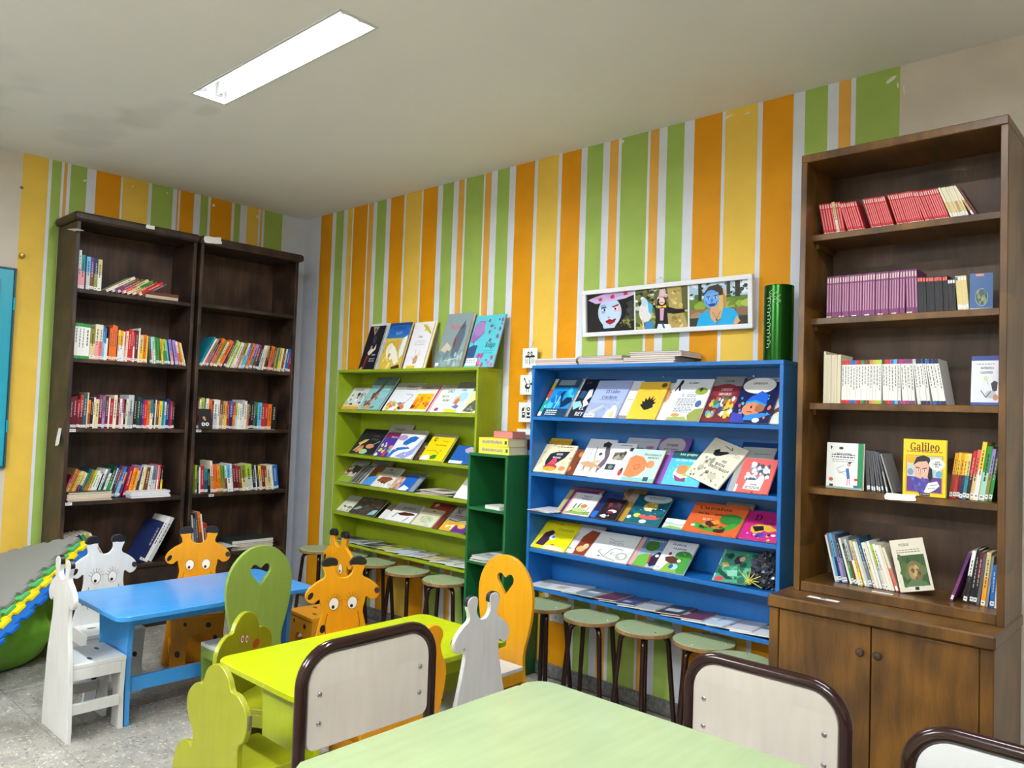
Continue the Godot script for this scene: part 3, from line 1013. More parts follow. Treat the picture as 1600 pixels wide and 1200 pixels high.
func clover_chair(label: String, at: Vector3, turn: float, face: bool) -> void:
	var t := thing("clover_chair", label, "child chair", at, turn, "lobed chartreuse chairs")
	# outline seen from behind (x to the right of someone behind it), then mirrored for the front
	var pts := [Vector2(-0.09, 0.52), Vector2(-0.07, 0.562), Vector2(-0.04, 0.585), Vector2(-0.004, 0.597), Vector2(0.034, 0.592), Vector2(0.066, 0.57), Vector2(0.085, 0.54), Vector2(0.118, 0.538), Vector2(0.152, 0.522), Vector2(0.176, 0.492), Vector2(0.18, 0.455), Vector2(0.165, 0.418), Vector2(0.135, 0.392), Vector2(0.14, 0.3), Vector2(0.15, 0.15), Vector2(0.15, 0.0), Vector2(-0.2, 0.0), Vector2(-0.235, 0.09), Vector2(-0.262, 0.2), Vector2(-0.25, 0.27), Vector2(-0.215, 0.31), Vector2(-0.17, 0.322), Vector2(-0.14, 0.315), Vector2(-0.14, 0.36), Vector2(-0.165, 0.39), Vector2(-0.186, 0.43), Vector2(-0.178, 0.472), Vector2(-0.145, 0.503), Vector2(-0.11, 0.517)]
	var o := PackedVector2Array()
	for p in catmull(pts, 3): o.append(Vector2(-p.x, maxf(p.y, 0.0)))
	var back := obj("backrest", MB.new().extrude(o, -0.018, 0.0, 0.002), mats["clover"], t)
	if face:
		for s in [-1.0, 1.0]:
			var e := obj("eye", MB.new().disc(s * 0.015 - 0.012, 0.5 - s * 0.004, 0.0115, 0.015, 0.0, 0.001), plain("f0e8d8", 0.4), t)
			obj("eye_outline", ring_line(s * 0.015 - 0.012, 0.5 - s * 0.004, 0.0115, 0.015, 0.001), plain("8a2a1c", 0.5), e)
			obj("pupil", MB.new().disc(s * 0.015 - 0.011, 0.499 - s * 0.004, 0.0045, 0.007, 0.001, 0.0008), plain("b04a30", 0.4), e)
		obj("mouth", MB.new().disc(0.068, 0.462, 0.024, 0.017, 0.0, 0.001), plain("a83a1c", 0.4), t)
	else:
		# paint knocked off the rim
		obj("chipped_edge", MB.new().box(Vector3(-0.183, 0.455, -0.012), Vector3(-0.1775, 0.495, -0.002), 0.001), plain("5a5a4c", 0.7), back)
	kid_base(t, mats["clover"], mats["clover"], 0.13, 0.19)


func bear_chair(label: String, at: Vector3, turn: float) -> void:
	var t := thing("bear_chair", label, "child chair", at, turn)
	var half := [Vector2(0, 0.618), Vector2(0.05, 0.62), Vector2(0.085, 0.63), Vector2(0.11, 0.643), Vector2(0.14, 0.643), Vector2(0.163, 0.627), Vector2(0.17, 0.602), Vector2(0.16, 0.572), Vector2(0.172, 0.532), Vector2(0.19, 0.489), Vector2(0.183, 0.42), Vector2(0.168, 0.36), Vector2(0.155, 0.3), Vector2(0.15, 0.15), Vector2(0.155, 0.0), Vector2(0.0, 0.0)]
	var o := PackedVector2Array()
	for p in catmull(mirrored(half), 3): o.append(Vector2(p.x, maxf(p.y, 0.0)))
	obj("backrest", MB.new().extrude(o, -0.018, 0.0, 0.002), mats["giraffe"], t)
	kid_base(t, mats["giraffe"], mats["giraffe"], 0.13, 0.19)


func tables_and_kid_chairs() -> void:
	kid_table("low sky blue children's table with rounded corners, between the giraffe chairs", 1.31, 1.88, 1.03, 1.945, 0.5, mats["table_blue"], [1.39, 1.73, 1.675])
	kid_table("low chartreuse children's table behind the beige chair", 2.585, 3.105, 0.955, 1.895, 0.5, mats["chartreuse"], [2.715, 3.06, 2.86])
	var w: Material = mats["white_paint"]
	var o: Material = mats["giraffe"]
	giraffe_chair("white giraffe chair seen from behind at the near end of the blue table", Vector3(1.6, 0, 2.052), 180, w, 1.0, true, false, true)
	giraffe_chair("white giraffe chair with lashed eyes behind the blue table's left end", Vector3(1.14, 0, 1.735), 88, w, 1.0, true, false)
	giraffe_chair("orange giraffe chair with round white eyes behind the middle of the blue table", Vector3(1.11, 0, 1.255), 68, o, 1.08, false, true)
	giraffe_chair("small orange giraffe chair at the far end of the blue table, near the stools", Vector3(1.62, 0, 0.73), -4, o, 1.0, false, true)
	giraffe_chair("orange giraffe chair with eyelashes facing forward behind the chartreuse table", Vector3(2.28, 0, 1.155), 68, o, 1.1, true, true)
	giraffe_chair("white giraffe chair seen from behind at the chartreuse table, beside the yellow heart chair", Vector3(3.14, 0, 1.17), -90, w, 0.95, true, false, true)
	heart_chair("leaf green oval chair with heart cut-out at the blue table", Vector3(1.985, 0, 1.4), -88, mats["heart_green"])
	heart_chair("orange yellow oval chair with heart cut-out and white seat beside the dark green shelf", Vector3(2.815, 0, 0.69), 0, mats["heart_yellow"])
	clover_chair("chartreuse lobed chair seen from behind at the near end of the chartreuse table", Vector3(2.93, 0, 2.045), 180, false)
	clover_chair("chartreuse lobed chair with painted eyes, between the two low tables", Vector3(2.44, 0, 1.7), 119, true)
	bear_chair("orange bear shaped chair seen from behind, mostly hidden by the beige chair", Vector3(3.14, 0, 1.535), -90)


# ---------------------------------------------------------------- school chairs and the big table
func beige_chair(label: String, at: Vector3, turn: float, hw: float, top: float, white := false) -> void:
	# +z is the way the sitter faces; origin under the backrest
	var t := thing("school_chair", label, "chair", at, turn, "beige laminate chairs with brown tube frames")
	var pts := []
	pts.append(Vector3(-hw + 0.014, 0.012, -0.06))
	pts.append(Vector3(-hw + 0.014, 0.43, 0.0))
	var r := 0.075
	for k in 9:
		var a := PI - PI / 2 * k / 8.0
		pts.append(Vector3(-hw + 0.014 + r + cos(a) * r, top - 0.014 - r + sin(a) * r, 0.0))
	for k in 9:
		var a := PI / 2 - PI / 2 * k / 8.0
		pts.append(Vector3(hw - 0.014 - r + cos(a) * r, top - 0.014 - r + sin(a) * r, 0.0))
	pts.append(Vector3(hw - 0.014, 0.43, 0.0))
	pts.append(Vector3(hw - 0.014, 0.012, -0.06))
	obj("back_frame", MB.new().tube(pts, 0.014, 14), mats["tube"], t)
	var bp := MB.new()
	bp.extrude(rounded_rect(-hw + 0.0272, top - 0.228, hw - 0.0272, top - 0.0272, [0.022, 0.022, 0.062, 0.062], 8), -0.005, 0.008, 0.0015)
	var m: Material = plain("dfdfe2", 0.35) if white else mats["beige"]
	var b := obj("backrest", bp, m, t)
	for x in [-hw + 0.055, hw - 0.055]:
		for y in [top - 0.11, top - 0.172]:
			var sc := MB.new()
			sc.xf = Transform3D(Basis(Vector3(1, 0, 0), Vector3(0, 0, 1), Vector3(0, -1, 0)), Vector3(x, y, 0.008))
			sc.lathe([Vector2(0.0062, 0), Vector2(0.0058, 0.0018), Vector2(0.0038, 0.0034), Vector2(0, 0.004)], 14)
			obj("screw", sc, mats["steel"], b)
	obj("seat", flat_board(rounded_rect(-hw + 0.01, 0.03, hw - 0.01, 0.4, [0.03, 0.03, 0.06, 0.06], 6), 0.435, 0.449, 0.002), m, t)
	for s in [-1.0, 1.0]:
		obj("leg", MB.new().tube([Vector3(s * (hw - 0.014), 0.42, 0.0), Vector3(s * (hw - 0.014), 0.42, 0.33), Vector3(s * (hw - 0.014), 0.405, 0.355), Vector3(s * (hw - 0.012), 0.012, 0.39)], 0.0125, 10), mats["tube"], t)
	obj("cross_bar", MB.new().tube([Vector3(-hw + 0.014, 0.42, 0.3), Vector3(hw - 0.014, 0.42, 0.3)], 0.01, 8), mats["tube"], t)


func beige_chairs() -> void:
	var t := thing("school_table", "pale green laminate table top with worn edges in the foreground", "table", Vector3.ZERO)
	var edge := [Vector2(3.955, 1.80), Vector2(3.975, 1.787), Vector2(4.0, 1.783), Vector2(4.6, 1.781), Vector2(5.2, 1.78), Vector2(5.26, 1.79), Vector2(5.285, 1.82), Vector2(5.29, 2.1), Vector2(5.285, 2.42), Vector2(5.26, 2.455), Vector2(5.2, 2.468), Vector2(4.6, 2.468), Vector2(4.0, 2.466), Vector2(3.965, 2.455), Vector2(3.945, 2.43), Vector2(3.94, 2.15), Vector2(3.941, 1.862), Vector2(3.945, 1.857), Vector2(3.9445, 1.85), Vector2(3.941, 1.846), Vector2(3.944, 1.82)]
	var p := PackedVector2Array()
	for q in edge: p.append(q)
	obj("core", flat_board(p, 0.728, 0.7485, 0.0015), mats["edge_wood"], t)
	obj("laminate", flat_board(p, 0.7485, 0.75, 0.0006), mats["laminate"], t)
	for x in [4.0, 5.23]:
		for z in [1.84, 2.41]:
			obj("leg", MB.new().tube([Vector3(x, 0.004, z), Vector3(x, 0.728, z)], 0.016, 12), mats["tube"], t)
	for z in [1.84, 2.41]:
		obj("rail", MB.new().tube([Vector3(4.016, 0.71, z), Vector3(5.214, 0.71, z)], 0.014, 8), mats["tube"], t)
	beige_chair("beige laminate chair with brown tube frame at the left side of the pale table", Vector3(3.69, 0, 2.085), 90, 0.197, 0.862)
	beige_chair("beige laminate chair with brown tube frame in front of the brown cupboard", Vector3(4.385, 0, 1.545), 0, 0.193, 0.838)
	beige_chair("white laminate chair with brown tube frame, cut off at the bottom right", Vector3(4.9, 0, 1.68), 0, 0.195, 0.856, true)


# ---------------------------------------------------------------- books shown face out on the two racks
# shelf key, x of the left edge, width, height, thickness, layer (0 lies furthest back), tilt in its plane, look (with the shelf named after it), printed cover
const SHOWN := [
	["b1", 2.527, 0.2, 0.257, 0.008, 0, 0, "book with a white, red and teal edge, far left of blue rack's", "bg f0ede2;re 0 10 12 30 d8d040;re 0 30 14 58 e4572c;re 0 58 14 88 35b09a;bl 8 0 5 20 95 5 e4572c ffffff 35b09a"],
	["b1", 2.559, 0.155, 0.257, 0.008, 1, 0, "turquoise sea cover with a small dark diver on the blue rack's", "bg 1688d2;re 0 0 100 24 2c4a60;re 12 4 78 18 8a9aa4;bl 14 10 26 95 80 12 2aa8e8 0f6cb8 46c0ee 1590d6;po 0c2c52 48 34 58 33 54 46 60 62 55 68 50 54 40 40;po 0a2448 58 64 72 50 92 50 100 60 80 74 62 78;ln 44 48 40 86 3 c8f0f4;ln 24 44 36 66 2 8adcf0;re 0 80 100 100 123a5a;sq 14 84 60 3 5 ffffff"],
	["b1", 2.716, 0.2, 0.254, 0.008, 0, 0, "navy cover with white block letters beside the wolf book, blue rack's", "bg 141c30;re 0 0 100 24 10121c;tx 22 9 11 8a7a60 LA;tx 56 9 11 8a7a60 DA;po f0ece0 34 28 44 26 50 46 40 56 52 66 40 74 30 60;po 8fd0d8 0 62 22 58 34 70 12 82;tx 36 76 14 f0f0f0 EL;tx 36 92 14 f0f0f0 REY;po 29506c 14 30 30 34 26 52 10 50"],
	["b1", 2.829, 0.195, 0.249, 0.009, 1, 0, "pale blue cover titled El Lobo Cordero with two white animals, blue rack's", "bg a9b8e2;re 0 62 100 100 9aaad8;bl 20 0 60 100 100 6 b4c2ea 8ea2d4 a2b2de;ts 56 31 11 2c2c48 El_Lobo;ts 54 46 11 2c2c48 Cordero;ln 26 53 84 53 0.8 4a4a66;po f0ead8 60 100 66 84 76 70 84 66 92 76 96 100;po e4dcc4 72 76 78 64 82 74;el 82 90 6 9 d8c890;po c8c2b0 10 86 30 74 46 66 50 70 34 82 20 92;re 4 90 34 100 eef0f4;sq 6 92 32 2 3 6a6a80"],
	["b1", 3.0, 0.085, 0.248, 0.008, 0, 0, "narrow white booklet between the wolf book and the yellow hedgehog book, blue rack's", "bg e8eaf0;re 0 92 100 100 8a8e98;sq 40 50 80 1 4 7a6a5a"],
	["b1", 3.081, 0.156, 0.244, 0.008, 1, 0, "yellow cover with a black spiky hedgehog on the blue rack's", "bg f2c53c;po 1c1c14 40 70 28 62 36 60 30 52 40 54 38 44 48 50 50 38 56 48 64 38 64 50 74 44 70 54 80 56 72 62 76 68 62 74 50 76;el 84 10 9 6 6a5418;sq 20 22 80 1 4 d8ac2c"],
	["b1", 3.2, 0.1, 0.24, 0.007, 0, 0, "white page strip with dark figures right of the hedgehog book, blue rack's", "bg e6dfd2;bl 8 30 5 90 90 12 6a3a3a 2a2a34 c8926a;re 0 60 60 80 e8e4dc"],
	["b1", 3.267, 0.19, 0.253, 0.008, 1, 0, "white page of small text with a dark walking figure, blue rack's", "bg eef1f2;po 20242c 14 4 20 2 22 10 18 18 22 30 18 30 14 20 8 32 6 30 12 14;tx 50 10 6 3a3a44 EL_LIBRO;re 66 30 90 30 ffffff;el 78 30 16 9 98a840;el 76 26 4 5 5a3a24;ts 34 40 9 3a3a44 E;sq 44 38 70 2 4 5a5a66;sq 24 47 72 10 3.6 6a6a76;el 82 60 8 8 4a6aa0;po 98a050 70 100 64 86 80 72 100 70 100 100;po a8b468 16 92 60 90 70 100 14 100;el 34 87 12 4 c8a060"],
	["b1", 3.456, 0.145, 0.261, 0.008, 0, 0, "maroon cover with many small coloured creatures, second from right on the blue rack's", "bg 6e2630;re 0 0 100 22 90908e;tx 50 11 7 3a3a40 E-ALBUM;el 46 33 42 16 8a3038;tx 50 30 8 f0e6d8 CUENTOS;tx 50 40 7 f0e6d8 IMPOSIBLES;bl 46 12 48 92 88 7 d8c040 4a7a4a d87a9a f0ece0 4a3a80 58b0b8 c05a30;re 0 92 100 100 7a2a34"],
	["b1", 3.6, 0.172, 0.255, 0.009, 1, 0, "midnight blue cover with a boy in pointed hat, blue rack's", "bg 1e1e4c;re 8 0 100 10 a8a8a6;tx 68 6 8 30303a E-ALBUM;el 20 7 14 6 4a3c34;el 46 18 42 18 f0eee6;tx 46 13 6 4a3a44 CAPERUCITO;bl 20 8 40 92 92 4 f0f0ea e07a5a 4ab0c0 d04a5a 2aa0e0;po 2a62d0 26 54 34 44 58 30 76 38 80 60 72 62 50 52;po 1fa0ea 26 54 50 50 80 60 78 66 50 58 26 60;el 46 70 24 15 d88a66;el 66 68 12 9 a86a48;el 44 66 2.4 3 2a1a1a;ln 36 76 50 77 1.6 5a2a24;po 3a46b0 0 78 26 82 40 100 0 100;po 2f86d8 34 84 76 78 100 80 60 94 34 94;el 66 94 9 5 e8ecf0"],
	["b1", 3.75, 0.066, 0.242, 0.007, 0, 0, "cream cover with brown branches at the right end of the blue rack's", "bg ece6da;bl 6 10 5 90 50 18 e0b040 d8d0c0;po 7a4a24 0 78 60 60 100 62 100 70 60 72 10 92;el 60 84 24 10 dfe8d8"],
	["b2", 2.512, 0.15, 0.237, 0.006, 0, 0, "ochre yellow booklet behind the black and red monster book, blue rack's", "bg c09a28;sq 10 8 90 1 6 a08018"],
	["b2", 2.514, 0.212, 0.213, 0.009, 1, 0, "cream cover with a black and red open-mouthed monster, blue rack's", "bg e6d8b8;bl 40 0 0 100 100 4 d8c090 f0e6d0 c8b080;po 20242c 26 60 30 34 46 26 86 22 78 46 64 62 54 76 30 76;tx 58 34 10 f2f2f2 GRR;tx 54 46 9 f2f2f2 ROAR;po d04458 34 76 44 52 56 48 60 60 54 82 40 86;el 48 80 20 11 b03044;el 48 86 20 8 d8a038;el 84 82 10 8 d88a5a;sq 40 7 90 1 5 3a342c"],
	["b2", 2.712, 0.15, 0.204, 0.006, 0, 0, "rust brown cover showing between the monster book and the dinosaur page, blue rack's", "bg 7e3c20;bl 12 10 10 90 95 12 a0522c 5a2a18 c8843c"],
	["b2", 2.772, 0.166, 0.243, 0.007, 0, 0, "white page with a long-necked purple grey dinosaur on the blue rack's", "bg f1f1f4;sq 8 26 30 8 3.4 b0b0ba;ln 40 22 52 68 2 3a2e30;po 3e3840 56 12 70 6 86 12 84 22 70 20 60 22;po 6a5a68 70 20 86 22 96 44 92 66 74 90 70 70 82 50 74 34;el 62 40 6 4 4a3a44;po d8b890 44 60 70 54 74 62 56 66 48 70;po c8a078 2 66 30 60 60 66 94 78 60 74 50 90 46 76 30 76 20 92 22 74;ln 24 74 30 88 1.4 3a2a20"],
	["b2", 2.937, 0.131, 0.233, 0.007, 1, 0, "white page with two small dark photographs on the blue rack's", "bg f2f3f6;sq 30 5 80 1 6 8a8a92;po 6a6048 20 28 70 24 66 48 18 46;bl 14 22 28 66 46 6 3a3a30 b0a890 8a8a70;re 6 60 46 76 2e3a3e;el 28 68 10 5 7a8a8c;sq 56 40 94 11 3.4 c0c2ca;el 78 80 9 9 c03a30;el 80 72 5 5 2a2a2a;re 78 12 92 22 3a3a44"],
	["b2", 2.993, 0.18, 0.256, 0.005, 0, 0, "pale grey card standing behind the mint elephant book, blue rack's", "bg b4bcc8;tx 46 26 6 34343c E-CUENTO;el 78 22 12 4 b06a80;sq 16 8 80 1 5 9aa2ae"],
	["b2", 3.069, 0.172, 0.217, 0.008, 2, 0, "mint cover with a big orange curled animal on the blue rack's", "bg c4e8d6;re 0 88 100 100 86c4c4;ts 66 16 9 20382c Diccionario;ts 70 25 9 20382c natural;po e8844e 0 30 14 20 40 24 58 40 60 64 46 82 24 90 0 84;el 70 46 12 12 e8844e;el 72 46 8 8 f09a62;ln 20 56 36 46 1.6 9a4420;ln 36 46 40 56 1.6 9a4420;ln 40 56 30 64 1.6 9a4420;ln 30 64 24 58 1.6 9a4420;sq 66 56 96 8 4 a8d4c0;re 66 84 82 96 2c4a5c"],
	["b2", 3.17, 0.168, 0.262, 0.005, 0, 0, "purple cover with a grey oval title panel behind the louse book, blue rack's", "bg 6a4a94;bl 30 0 20 100 90 4 7a5aa8 5a3c84;el 46 18 40 20 b4aeb4;tx 46 16 7 2c2c34 AY_PAJARO;sq 24 24 70 1 4 5a5a64"],
	["b2", 3.262, 0.2, 0.218, 0.009, 1, 0, "light blue cover titled Los Piojos with purple edge, blue rack's", "bg 52c0e4;re 0 0 9 100 8a4aa8;re 9 0 100 22 1c5a5e;tx 48 9 9 e8f2f0 Los_piojos;tx 50 27 8 f4f8f8 de_Coco_Bongo;el 48 64 20 22 f0f2ee;el 58 56 16 16 a8c83a;el 46 54 13 14 d88a50;po 8a3a6a 30 70 50 80 62 76 64 88 40 88;bl 24 12 36 95 95 2 7ad4ee 3aaed8"],
	["b2", 3.382, 0.19, 0.24, 0.008, 2, -20, "tilted cream cover titled Asi Queda Demostrado, blue rack's", "bg e4dfc8;po 22221e 24 26 34 20 38 26 56 20 62 22 46 34 36 38 26 36;ln 40 10 64 14 1.4 3a3a34;ln 64 14 58 8 1.4 3a3a34;tx 66 42 8 3c2c28 ASI;tx 62 51 8 3c2c28 QUEDA;tx 62 60 8 3c2c28 DEMOSTRADO;el 26 56 7 7 c8c2a8;el 26 56 3 3 6a665a;el 24 72 8 6 b8b29a;el 46 76 5 4 5a564a;el 64 80 12 8 c4bea6;bl 30 8 44 92 95 2.4 8a8674 b0aa94 6a6658;ln 76 20 92 20 0.8 8a8674;ln 76 24 92 24 0.8 8a8674;el 38 50 5 8 9a9684"],
	["b2", 3.586, 0.17, 0.261, 0.006, 0, 0, "plain navy cover at the back right of the blue rack's", "bg 1b3c72;ts 60 14 6 5a78a8 UNA_MESA;re 0 50 100 100 4a66b0"],
	["b2", 3.6, 0.15, 0.246, 0.005, 1, 0, "grey card with a dark scribble behind the coral flower book, blue rack's", "bg a4a8a4;po 24302a 30 34 60 28 84 26 66 34 50 38;sq 40 14 90 1 4 5a6058"],
	["b2", 3.632, 0.148, 0.211, 0.009, 2, 0, "coral cover with a bunch of white flowers, right end of the blue rack's", "bg e56660;re 0 78 8 100 f0e8ea;bl 46 24 16 84 66 8 f2f4f4 d8dce0 8a98a4 4a5a68 ffffff;po e8e4e4 28 64 78 62 74 92 24 90;ts 52 76 6 3a2a30 Jardin;sq 30 82 72 2 4 5a4a50;re 52 96 58 99 3a2a30"],
	["b3", 2.668, 0.2, 0.201, 0.006, 0, 0, "olive booklet behind the forest book, blue rack's's", "bg b2aa6e;re 0 0 100 12 8a5a5a"],
	["b3", 2.702, 0.15, 0.195, 0.006, 1, 0, "plum booklet standing behind the forest animals book, blue rack's's", "bg 5a2c5e;bl 10 0 0 100 100 8 4a2450 6a3a6e"],
	["b3", 2.729, 0.16, 0.187, 0.008, 2, 0, "white cover with green trees and a small orange animal, blue rack's", "bg f0f2ee;re 0 0 8 100 e0a088;sq 20 16 60 1 6 8a9298;re 8 0 100 34 c4c8cc;ts 54 14 9 3a424c Bajo_el;ts 54 26 9 3a424c bosque;po 88a860 8 88 30 80 70 82 96 78 96 96 8 96;ln 30 50 26 88 5 3a5c3a;ln 46 46 40 86 5 3f6440;ln 84 60 76 92 3 5a8a50;el 62 58 12 9 c8844a;el 50 76 26 9 b8c888"],
	["b3", 2.891, 0.11, 0.194, 0.008, 1, 0, "navy and bright blue cover beside the forest book, blue rack's", "bg 1b2c60;re 0 74 100 100 1f6ad0;ln 40 0 30 100 8 5a2a3a"],
	["b3", 2.935, 0.11, 0.182, 0.008, 2, 0, "black cover with red and white swirls on the blue rack's", "bg 201a20;bl 18 20 20 90 60 9 5a1c24 34282c 802c30;el 60 60 22 8 e4dcd8;el 50 66 18 6 8a2430;po e8e8e4 10 84 30 76 50 84 40 94 20 92;bl 6 10 80 60 96 4 d8e4d8 3a3a3a;ln 60 16 80 30 2 6a6a6a;ln 80 30 60 40 2 6a6a6a"],
	["b3", 2.987, 0.12, 0.213, 0.006, 0, 0, "tan cardboard cover standing behind the night sky book, blue rack's", "bg b98c34;re 10 0 36 60 8a6a4c;re 36 10 80 40 9a8a80"],
	["b3", 3.09, 0.185, 0.2, 0.009, 2, 0, "petrol night sky cover with a yellow moon-faced figure, blue rack's", "bg 0f4a5c;re 0 50 100 100 16606c;el 58 10 40 16 a4b0b4;sq 34 6 80 2 5 5a686c;el 52 40 20 17 a08a3a;po f0e2b0 36 44 70 44 66 54 54 56 40 52;bl 10 10 20 95 60 2 9ac8d0 c8dce0;el 28 72 10 7 c8d850;el 62 74 30 8 d85a50;el 52 90 10 6 f2f4f0;el 8 80 6 6 e8f0f0;bl 10 0 50 100 70 7 1d6e78 124e5e"],
	["b3", 3.29, 0.11, 0.09, 0.006, 1, 0, "small pale landscape booklet, low between the night book and Cuentos, blue rack's", "bg d4e0d0;re 0 40 100 60 a8c8b8;el 60 30 30 20 e8f0f4;po 8ab070 0 100 30 70 80 80 100 100"],
	["b3", 3.395, 0.252, 0.197, 0.01, 2, 0, "orange cover titled Cuentos with a long green crocodile, blue rack's", "bg d2602c;re 0 0 100 12 b8522a;ts 42 17 15 2a1a14 Cuentos;tx 24 36 9 2a1a14 de_la;tx 56 36 9 2a1a14 selva;el 78 48 20 18 2f7a34;po 3f9638 12 74 22 68 34 76 50 82 66 80 76 70 84 58 96 60 88 78 70 90 50 94 30 88 18 84;bl 12 18 72 74 88 4 2a5a20 6ab040 20401a;el 48 66 12 10 5a241c;po e09030 44 60 56 52 62 64 54 70;el 66 88 10 6 3c1a18;el 16 78 4 4 f4f0e0;sq 28 52 44 2 4 f0d0b8"],
	["b3", 3.523, 0.13, 0.207, 0.006, 0, 0, "cream booklet standing behind the crocodile book, blue rack's", "bg b8ad90;bl 10 0 0 100 100 4 a89a78 c8bea4"],
	["b3", 3.651, 0.168, 0.192, 0.009, 1, 0, "magenta cover titled Donde with a masked face, blue rack's", "bg c6267e;re 0 0 100 46 9c2064;ts 30 24 26 26103a D;ts 62 40 12 26103a onde;po d8a83a 20 56 36 46 66 46 90 60 70 70 56 66 44 84 24 72;po 241c20 24 56 50 50 56 64 36 72;el 52 82 12 9 5a3a9a;bl 14 12 76 96 96 4 f0e4ea 6a4ab0 e8c040 2a2a34;el 84 78 6 4 f4ece0"],
	["b4", 2.504, 0.236, 0.204, 0.009, 1, 0, "yellow cover with a dark purple figure, left end of the blue rack's", "bg d9d21a;re 24 52 100 100 e4dc10;ts 36 10 7 5a5a18 A;ts 50 12 7 5a5a18 MI;sq 50 26 90 2 4 8a8414;po 3c2040 16 88 22 46 36 34 46 40 44 62 38 90;el 48 58 8 9 dfe8ec;el 50 57 4 5 4a8ac8;el 60 86 6 6 c8302c;po f0e4c0 36 100 40 88 60 84 92 88 96 100;re 0 86 10 100 f0ecec"],
	["b4", 2.72, 0.16, 0.206, 0.008, 0, 0, "white and rust red cover with a lion cub, blue rack's", "bg d8dade;po 8a3a22 36 100 40 40 58 16 92 20 84 100;el 58 80 16 10 dcb078;el 70 70 10 9 e0c090;ln 62 68 74 62 2 f0e8d8;re 0 82 26 100 88b850;re 12 86 40 98 f0f0ec;ln 20 30 10 60 2 6a6a72"],
	["b4", 2.875, 0.23, 0.195, 0.008, 1, 0, "white cover with thin dark line drawing of a winding cord, blue rack's", "bg e6e8e6;ln 30 22 46 30 1 5a5e60;ln 46 30 66 26 1 5a5e60;ln 20 72 26 66 1.4 20262a;ln 20 72 40 88 1.4 20262a;ln 40 84 48 62 1.4 3a2a34;ln 48 62 56 54 1.4 20262a;ln 56 54 76 56 1.4 20262a;ln 40 88 70 96 1.4 20262a;el 80 78 14 13 a8b8a0;el 80 78 9 9 dfe6da;sq 34 34 70 2 4 9aa0a0;el 28 88 3 2 1c1c1c;bl 8 40 66 92 96 3 b8c4b4 8a9a88"],
	["b4", 3.107, 0.16, 0.197, 0.009, 0, 0, "cover with pink edge, green hills and a dark bird, blue rack's", "bg 9ab8d0;re 0 0 14 100 d8a098;re 14 0 100 40 5a7a9a;el 46 28 22 18 3a6a2a;po 6ab03e 14 100 18 66 40 54 60 60 56 100;po 2c2038 60 62 76 44 92 50 86 70 96 84 70 96 58 84;po c83a5a 52 56 58 52 62 84 58 90;el 76 58 6 5 f0f0f0;po d8c0a0 84 60 100 54 100 62;sq 26 8 80 1 6 c8d4dc"],
	["b4", 3.25, 0.152, 0.199, 0.009, 1, 0, "white cover titled De puerta en puerta with brown hen, blue rack's", "bg e8eaee;ts 42 12 9 3a3a62 De_puerta;ts 50 25 9 3a3a62 en_puerta;el 72 44 26 14 3a8a3e;re 46 44 100 100 46983c;po 8ab83c 20 100 34 72 62 76 76 100;po 5e3226 18 56 40 50 62 58 74 54 70 68 44 74 24 68;el 66 62 6 5 f2f0ea;el 58 82 14 9 a8d4ec;el 50 82 7 7 1f5a96;ln 66 36 78 42 2 c8b88a;el 28 44 5 5 7a2a24;el 12 90 8 4 c8ccd2"],
	["b4", 3.54, 0.15, 0.197, 0.009, 1, 3, "green jungle cover with a girl's profile, beside the plastic bag, blue rack's", "bg 4a9a7c;re 0 0 3 100 e0ece8;bl 40 0 10 100 95 9 3a8468 5aae8c 2c6a50 66b898;el 26 20 10 9 24403c;po 4a3448 44 20 60 14 70 28 62 40 48 44 40 34;el 62 26 8 8 e0b89a;po d8b060 6 44 24 40 34 50 20 56;po 1f4a3a 4 60 30 74 60 90 40 92 10 76;el 18 92 14 6 d0404a;po 8ac4a8 30 66 60 60 66 78 40 82"],
	["g0", 0.905, 0.19, 0.33, 0.01, 0, 0, "white book standing behind the black book, left end of the lime rack's", "bg dfe3ea;re 70 0 100 100 ccd2da;bl 8 60 60 96 96 5 8a8a8a b8b8a8"],
	["g0", 0.915, 0.165, 0.312, 0.01, 1, 0, "black cover with a dancing figure, left end of the lime rack's", "bg 20202a;po b09468 20 2 60 2 42 22;el 42 10 6 4 4a4a52;el 52 32 12 9 3a3a44;po 7a2c28 24 96 26 74 34 62 42 70 36 84 34 98;po e0d0c0 30 62 44 50 62 54 72 42 74 54 58 62 44 68;el 46 50 6 5 b09080;tx 72 66 6 d8d8d8 Cuentos;sq 52 74 86 2 5 b0b0b0;po c8a050 0 100 20 92 30 100"],
	["g0", 1.125, 0.22, 0.32, 0.014, 1, 0, "blue and gold cover with a rider on a white horse, lime rack's", "bg 2e74b8;re 0 0 100 12 1e4a80;re 10 6 92 26 2a62b8;ts 50 12 8 1a2c54 EL_CABALLO;ts 52 23 8 9ac8f0 ALADO;re 0 34 100 100 d8b848;po c8a83c 0 42 100 36 100 60 0 66;el 30 58 16 14 f0ecd8;po f0ece0 26 56 48 50 66 64 84 84 70 92 52 78 34 84 22 72;po e8e0cc 20 56 30 44 38 52 30 66 20 66;po e4ecf0 78 34 96 28 94 70 82 78 74 60;po d8a078 62 40 70 36 76 56 66 60;po 3a3424 56 96 90 90 96 98 60 100;bl 10 0 70 50 100 5 e8d070 b89828 f0e090"],
	["g0", 1.37, 0.2, 0.318, 0.008, 0, 0, "bright yellow book standing behind the white bird book, lime rack's", "bg e8c820;re 80 0 100 100 f0e8b0"],
